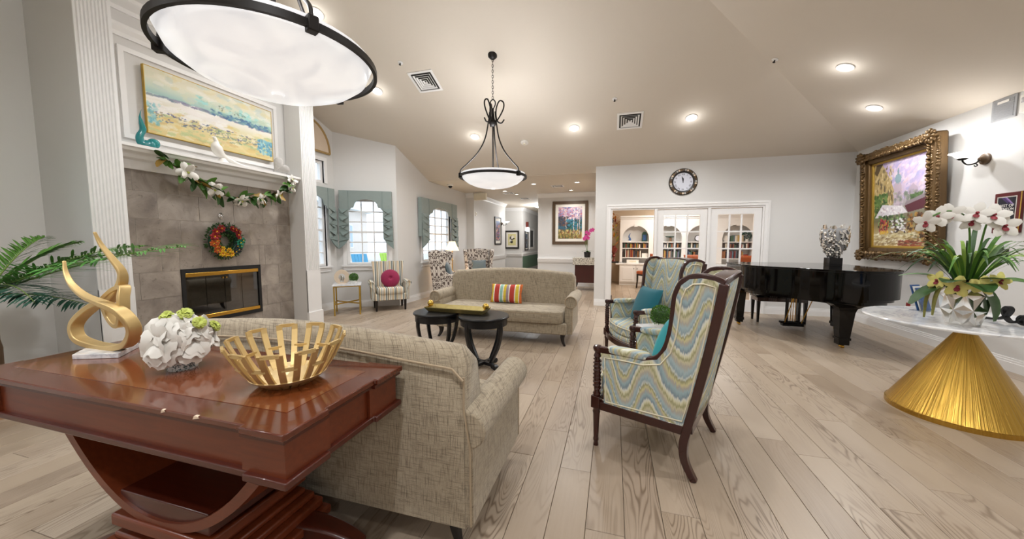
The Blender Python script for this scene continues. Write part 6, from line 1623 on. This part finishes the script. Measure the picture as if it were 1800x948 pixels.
for (x, z) in ((-.04, .58), (.02, .545), (-.08, .53), (.03, .66), (-.02, .70), (.09, .75), (.14, .77)):
    mb = MB(); M0 = orient((x, -.03, z), (rng.uniform(-.4, .4), -1, 0))
    for k in range(5): petal(mb, M0 @ Matrix.Rotation(2*pi*k/5, 4, 'X') @ Matrix.Rotation(-1.2, 4, 'Y'), .06, .05, .2, .2, 3, .5)
    mb.build('bloom', 'petal_pink', oc, smooth=60)

# ------------------------------------------------------------------ library
LB = 11.90
UX = [.20, 1.15, 2.10, 3.05, 4.0]
rng = random.Random(17)
ORD = 'first second third fourth fifth sixth seventh eighth ninth tenth eleventh twelfth thirteenth fourteenth fifteenth sixteenth seventeenth eighteenth nineteenth twentieth twenty-first twenty-second twenty-third twenty-fourth twenty-fifth twenty-sixth twenty-seventh twenty-eighth twenty-ninth thirtieth thirty-first thirty-second thirty-third thirty-fourth thirty-fifth thirty-sixth thirty-seventh thirty-eighth'.split()
COLN = ['dark red', 'navy blue', 'tan', 'dark brown', 'orange', 'black', 'slate blue', 'cream', 'golden', 'mauve', 'dark green', 'rust']
PLACE = ['beside the autumn urn', 'behind the left glass door', 'behind the middle door posts', 'behind the right glass door']
for u in range(4):
    x0, x1 = UX[u], UX[u+1]; xc = (x0+x1)/2; r_ = .395; zs = 1.47
    t = thing('arched_bookcase', 'white arched built-in bookcase '+PLACE[u], 'bookcase', (xc, LB, 0), 0, 'white arched library bookcases')
    hw = (x1-x0)/2
    face_ = [(-hw, .70), (-r_, .70), (-r_, zs)]+[(-r_*cos(a), zs+r_*sin(a)) for a in [pi*i/20 for i in range(1, 20)]]+[(r_, zs), (r_, .70), (hw, .70), (hw, 2.13), (-hw, 2.13)]
    MB().prism(face_, 0, .03, 'xz').build('face_frame', 'trim_white', t)
    MB().box(-hw, -.05, 2.13, hw, .35, 2.18).box(-hw, -.02, 2.08, hw, .0, 2.13).build('cornice', 'trim_white', t)
    MB().box(-.05, -.012, zs+r_-.03, .05, 0, zs+r_+.07).build('keystone', 'trim_white', t)
    MB().box(-hw, .33, .68, hw, .36, 2.13).build('back_panel', 'trim_white', t)
    for s in (-1, 1): MB().box(s*hw, .03, .68, s*(r_+.005), .33, 2.1).build('side_panel', 'trim_white', t)
    for z in (1.35, 1.15, .85): MB().box(-r_-.01, .02, z-.012, r_+.01, .33, z+.012).build('shelf', 'trim_white', t)
    # base cabinet
    b = thing('base_cabinet', 'white panelled base cabinet under the bookcase '+PLACE[u], 'cabinet', (xc, LB, 0), 0, 'white library base cabinets')
    MB().box(-hw, -.28, .08, hw, .36, .64).build('cabinet_body', 'trim_white', b); MB().box(-hw, -.24, 0, hw, .3, .08).build('toe_kick', 'trim_white', b)
    for s in (-1, 1):
        c = s*hw/2; w_ = hw/2-.02
        d = MB().box(c-w_, -.30, .11, c+w_, -.28, .62).build('cabinet_door', 'trim_white', b, bevel=.004)
        MB().box(c-w_+.07, -.308, .18, c+w_-.07, -.30, .55).build('raised_panel', 'trim_white', d, bevel=.006)
        MB().ball((c-s*(w_-.03), -.312, .52), .012, nu=8, nv=6).build('knob', 'black_iron', d)
    # books, one by one
    for si, (zb, zmax) in enumerate([(1.162, .165), (.862, .265)]):
        x = -r_+.02; cnt = 0
        stop = r_-.02 if not (u in (0, 3) and si == 1) else r_-.16
        while x < stop-.02:
            w_ = rng.uniform(.022, .048); h = zmax*rng.uniform(.7, .97); ci = rng.randrange(12)
            if rng.random() < .10: x += rng.uniform(.02, .06)
            if x+w_ > stop: break
            o = MB().box(0, 0, 0, w_-.003, .16, h).box(.003, .012, .002, w_-.006, .162, h-.004).build('book', 'book_%d' % ci)
            o.location = (xc+x, LB+.06, zb); tag(o, '%s book, %s from left on %s shelf %s' % (COLN[ci], ORD[cnt], ['upper', 'lower'][si], PLACE[u]), 'book', 'library books'); cnt += 1
            x += w_
tp_ = thing('library_worktop', 'long white worktop over the library base cabinets', 'worktop', (2.1, LB, 0))
MB().box(-2.02, -.31, .64, 1.92, .36, .68).build('worktop_slab', 'trim_white', tp_, bevel=.006)
# ornaments on the arched shelves
def orn(name, label, x, z, parts, y=.14, cat='ornament'):
    t = thing(name, label, cat, (x, LB+y, z))
    for nm, mb, m in parts: mb.build(nm, m, t, smooth=50)
    return t
orn('blue_bird_figure', 'blue and white porcelain figure on left arched shelf', .49, 1.364, [('figure', MB().tube(bez([(0, 0, 0), (.02, 0, .09), (-.01, 0, .17), (.03, 0, .27)], 5), [.05, .045, .04, .04, .04, .035, .03, .03, .025, .025, .02, .02, .015, .012, .01, .008], 10), 'brochure_blue'), ('foot', MB().lathe([(0, 0), (.06, 0), (.05, .03), (0, .04)], 14), 'porcelain_white')])
orn('arched_blue_plaque', 'dark teal arched stand on left arched shelf', .95, 1.364, [('panel', MB().prism([(-.08, 0), (.08, 0), (.08, .22)]+[(.08*cos(a), .22+.10*sin(a)) for a in [pi*i/10 for i in range(1, 10)]]+[(-.08, .22)], -.015, .015, 'xz'), 'leaf_teal'), ('inset', MB().box(-.05, -.02, .04, .05, -.015, .22), 'brochure_blue')])
orn('green_tray_stand', 'flat green planter on legs behind left glass door', 1.72, 1.364, [('dish', MB().lathe([(0, .12), (.14, .14), (.16, .17), (.14, .16), (0, .14)], 18), 'leaf_teal'), ('stand', MB().lathe([(0, 0), (.09, 0), (.03, .03), (.03, .12), (0, .12)], 12), 'stoneware')])
orn('small_house_box', 'little cream lidded box behind left glass door', 1.40, 1.364, [('box', MB().box(-.05, -.04, 0, .05, .04, .07), 'plastic_cream'), ('roof', MB().prism([(-.06, .07), (.06, .07), (0, .12)], -.045, .045, 'xz'), 'twig')])
orn('mantel_clock', 'round black shelf clock behind the middle door posts', 2.50, 1.364, [('case', MB(Mx).lathe([(0, -.02), (.10, -.02), (.10, .02), (0, .02)], 24, (0, .105, 0)), 'frame_black'), ('dial', MB(Mx).lathe([(0, .021), (.08, .021), (.08, .024), (0, .024)], 24, (0, .105, 0)), 'clock_face')])
orn('white_vase', 'round white vase behind right glass door', 3.26, 1.364, [('body', MB().lathe([(0, 0), (.06, 0), (.09, .08), (.06, .16), (.07, .18), (0, .17)], 18), 'porcelain_white')])
fv = orn('fern_pot', 'small green fern in white pot behind right glass door', 3.80, 1.364, [('pot', MB().lathe([(0, 0), (.05, 0), (.06, .09), (0, .08)], 14), 'porcelain_white')], cat='potted plant')
mb = MB(); leafy_ball(mb, (0, 0, .17), .10, 120, .06, rng); mb.build('foliage', 'leaf_teal', fv)
for k in range(9):
    ci = [10, 10, 6, 7, 2, 8, 10, 7, 2][k]; o = MB().box(0, 0, 0, .034, .15, .17+.012*(k % 3)).box(.003, .01, .002, .031, .152, .165+.012*(k % 3)).build('book', 'book_%d' % ci)
    o.location = (3.37+.037*k, LB+.06, 1.362); tag(o, '%s book, %s from left in arched niche behind the right glass door' % (COLN[ci], ORD[k]), 'book', 'library books')
orn('framed_card', 'small white framed card on left bookcase lower shelf', .97, .862, [('card', MB().box(-.09, -.01, 0, .09, .01, .13), 'paper_white'), ('card_frame', MB().box(-.10, .0, -.0, .10, .015, .14), 'twig')], .08)
orn('white_storage_box', 'flat white box on the worktop under left bookcase', .62, .681, [('box', MB().box(-.20, -.12, 0, .16, .08, .105), 'paper_white'), ('box_label', MB().box(-.12, -.122, .03, .08, -.12, .075), 'plastic_cream')], .05)
orn('red_gift_box', 'small red box on lower shelf behind right glass door', 3.77, .862, [('box', MB().box(-.06, -.06, 0, .06, .06, .10), 'petal_red'), ('lid', MB().box(-.065, -.065, .10, .065, .065, .12), 'petal_red')], .1)
# autumn arrangement in the urn
un = thing('autumn_urn', 'red-brown urn with tall autumn flower arrangement at doorway', 'flower vase', (.02, LB-.05, .68))
MB().box(-.15, -.12, 0, .15, .12, .05).build('stand', 'black_matte', un, bevel=.006)
MB().lathe([(0, .05), (.06, .05), (.05, .08), (.02, .12), (.02, .18), (.06, .22), (.055, .25), (.02, .28), (.08, .34), (.12, .42), (.12, .46), (.06, .49), (.05, .54), (.065, .56), (0, .55)], 24).build('urn', 'urn_red', un, smooth=50)
for k in range(150):
    u = rng.random(); z = .55+1.0*u; a = rng.uniform(0, 6.28); rr2 = .05+.15*sin(pi*min(1, u*.9+.08))
    if k % 2: continue
    mb = MB(); petal(mb, orient((rr2*.5*cos(a), rr2*.5*sin(a), z), (cos(a), sin(a), rng.uniform(-.6, 1))), rng.uniform(.10, .17), .05, .2, .2, 3, .6)
    mb.build('autumn_leaf', ['autumn', 'autumn_yellow', 'leaf_light', 'autumn', 'urn_red'][(0 if u > .8 else 1+(k//2) % 4) if rng.random() < .8 else 0], un)
# leather chairs
def leather_chair(x, y, rz, label):
    t = thing('leather_dining_chair', label, 'chair', (x, y, 0), rz, 'orange leather library chairs')
    MB().cushion((0, -.02, .46), (.48, .46, .10), .3, 24, 10).build('seat', 'orange_leather', t, smooth=55)
    rows = [[(q*(.20+.05*u**2), .20+.10*u-.03*(1-q*q)*(u > .5), .42+.58*u) for q in [-1+j/3 for j in range(7)]] for u in [i/8 for i in range(9)]]
    MB().strip(rows).build('backrest', 'orange_leather', t, smooth=55, solid=.05)
    MB().box(-.22, -.22, .37, .22, .22, .42).build('seat_frame', 'dark_leg', t)
    for sx in (-1, 1):
        for sy in (-1, 1): MB().tube(bez([(sx*.20, sy*.20, .40), (sx*.20, sy*.20, .2), (sx*.205, sy*.22+(.06 if sy > 0 else 0), 0)], 4), [1-.04*i for i in range(9)], flat=(.04, .04), up=(0, 1, 0)).build('leg', 'dark_leg', t)
leather_chair(.98, 10.95, radians(-55), 'orange leather chair seen through the open doorway'); leather_chair(2.15, 10.8, radians(170), 'orange leather chair behind the left glass door'); leather_chair(3.35, 10.7, radians(185), 'orange leather chair behind the right glass door')
# library ceiling lights
for i, (x, y) in enumerate([(.9, 9.6), (2.6, 9.6), (1.7, 11.2)]):
    t = thing('library_ceiling_panel', 'bright flat ceiling light inside library, number '+['one by doorway', 'two by right doors', 'three near shelves'][i], 'ceiling light', (x, y, 2.72))
    MB().box(-.32, -.32, -.03, .32, .32, 0).build('panel_frame', 'trim_white', t, bevel=.004); MB().box(-.29, -.29, -.035, .29, .29, -.03).build('diffuser', 'library_glow', t)
    l = lamp('AREA', 'panel_lamp', (0, 0, -.05), DOWN_W*.28, t, col=(1, .93, .84)); l.data.size = .55

# ------------------------------------------------------------------ outside the windows
struct(MB().box(-30, -20, -.3, -5.7, 40, -.12).build('ground_outside', 'exterior_ground'))
nb = thing('neighbour_building', 'pale brick building across the courtyard seen through windows', 'building', (-15, 13.0, 0), radians(20))
MB().box(-.3, -12, -.2, 0, 12, 3.6).build('brick_wall', 'brick_outside', nb); MB().box(-.6, -12.3, 3.6, .5, 12.3, 4.1).build('eave', 'exterior_white', nb)
for y in (-7, -3.4, .2, 3.8, 7.4):
    w_ = MB().box(0, y, .9, .05, y+1.4, 2.6).build('window_surround', 'exterior_white', nb); MB().box(.05, y+.1, 1.0, .06, y+.66, 2.5).build('pane', 'exterior_glass', w_); MB().box(.05, y+.74, 1.0, .06, y+1.3, 2.5).build('pane', 'exterior_glass', w_)
for (x, y, m_, lb) in [(-8.0, 9.0, 'chair_red', 'red patio chair outside the angled window'), (-8.3, 10.3, 'chair_blue', 'blue patio chair outside the angled window'), (-8.1, 11.6, 'chair_green', 'lime green patio chair outside the angled window')]:
    t = thing('patio_chair', lb, 'chair', (x, y, -.12), radians(60), 'coloured patio chairs')
    for k in range(5): MB().hexa([(-.26+k*.11, .10, .34), (-.16+k*.11, .10, .34), (-.16+k*.11, .13, .34), (-.26+k*.11, .13, .34)], [(-.26+k*.11, .42, 1.05), (-.16+k*.11, .42, 1.05), (-.16+k*.11, .45, 1.05), (-.26+k*.11, .45, 1.05)]).build('back_slat', m_, t)
    MB().hexa([(-.28, -.40, .40), (.28, -.40, .40), (.28, .14, .32), (-.28, .14, .32)], [(-.28, -.40, .43), (.28, -.40, .43), (.28, .14, .35), (-.28, .14, .35)]).build('seat', m_, t)
    for s in (-1, 1): MB().box(s*.33-.05, -.42, .56, s*.33+.05, .2, .59).box(s*.31-.03, -.40, 0, s*.31+.03, -.34, .56).box(s*.31-.03, .12, 0, s*.31+.03, .18, .56).build('arm', m_, t)
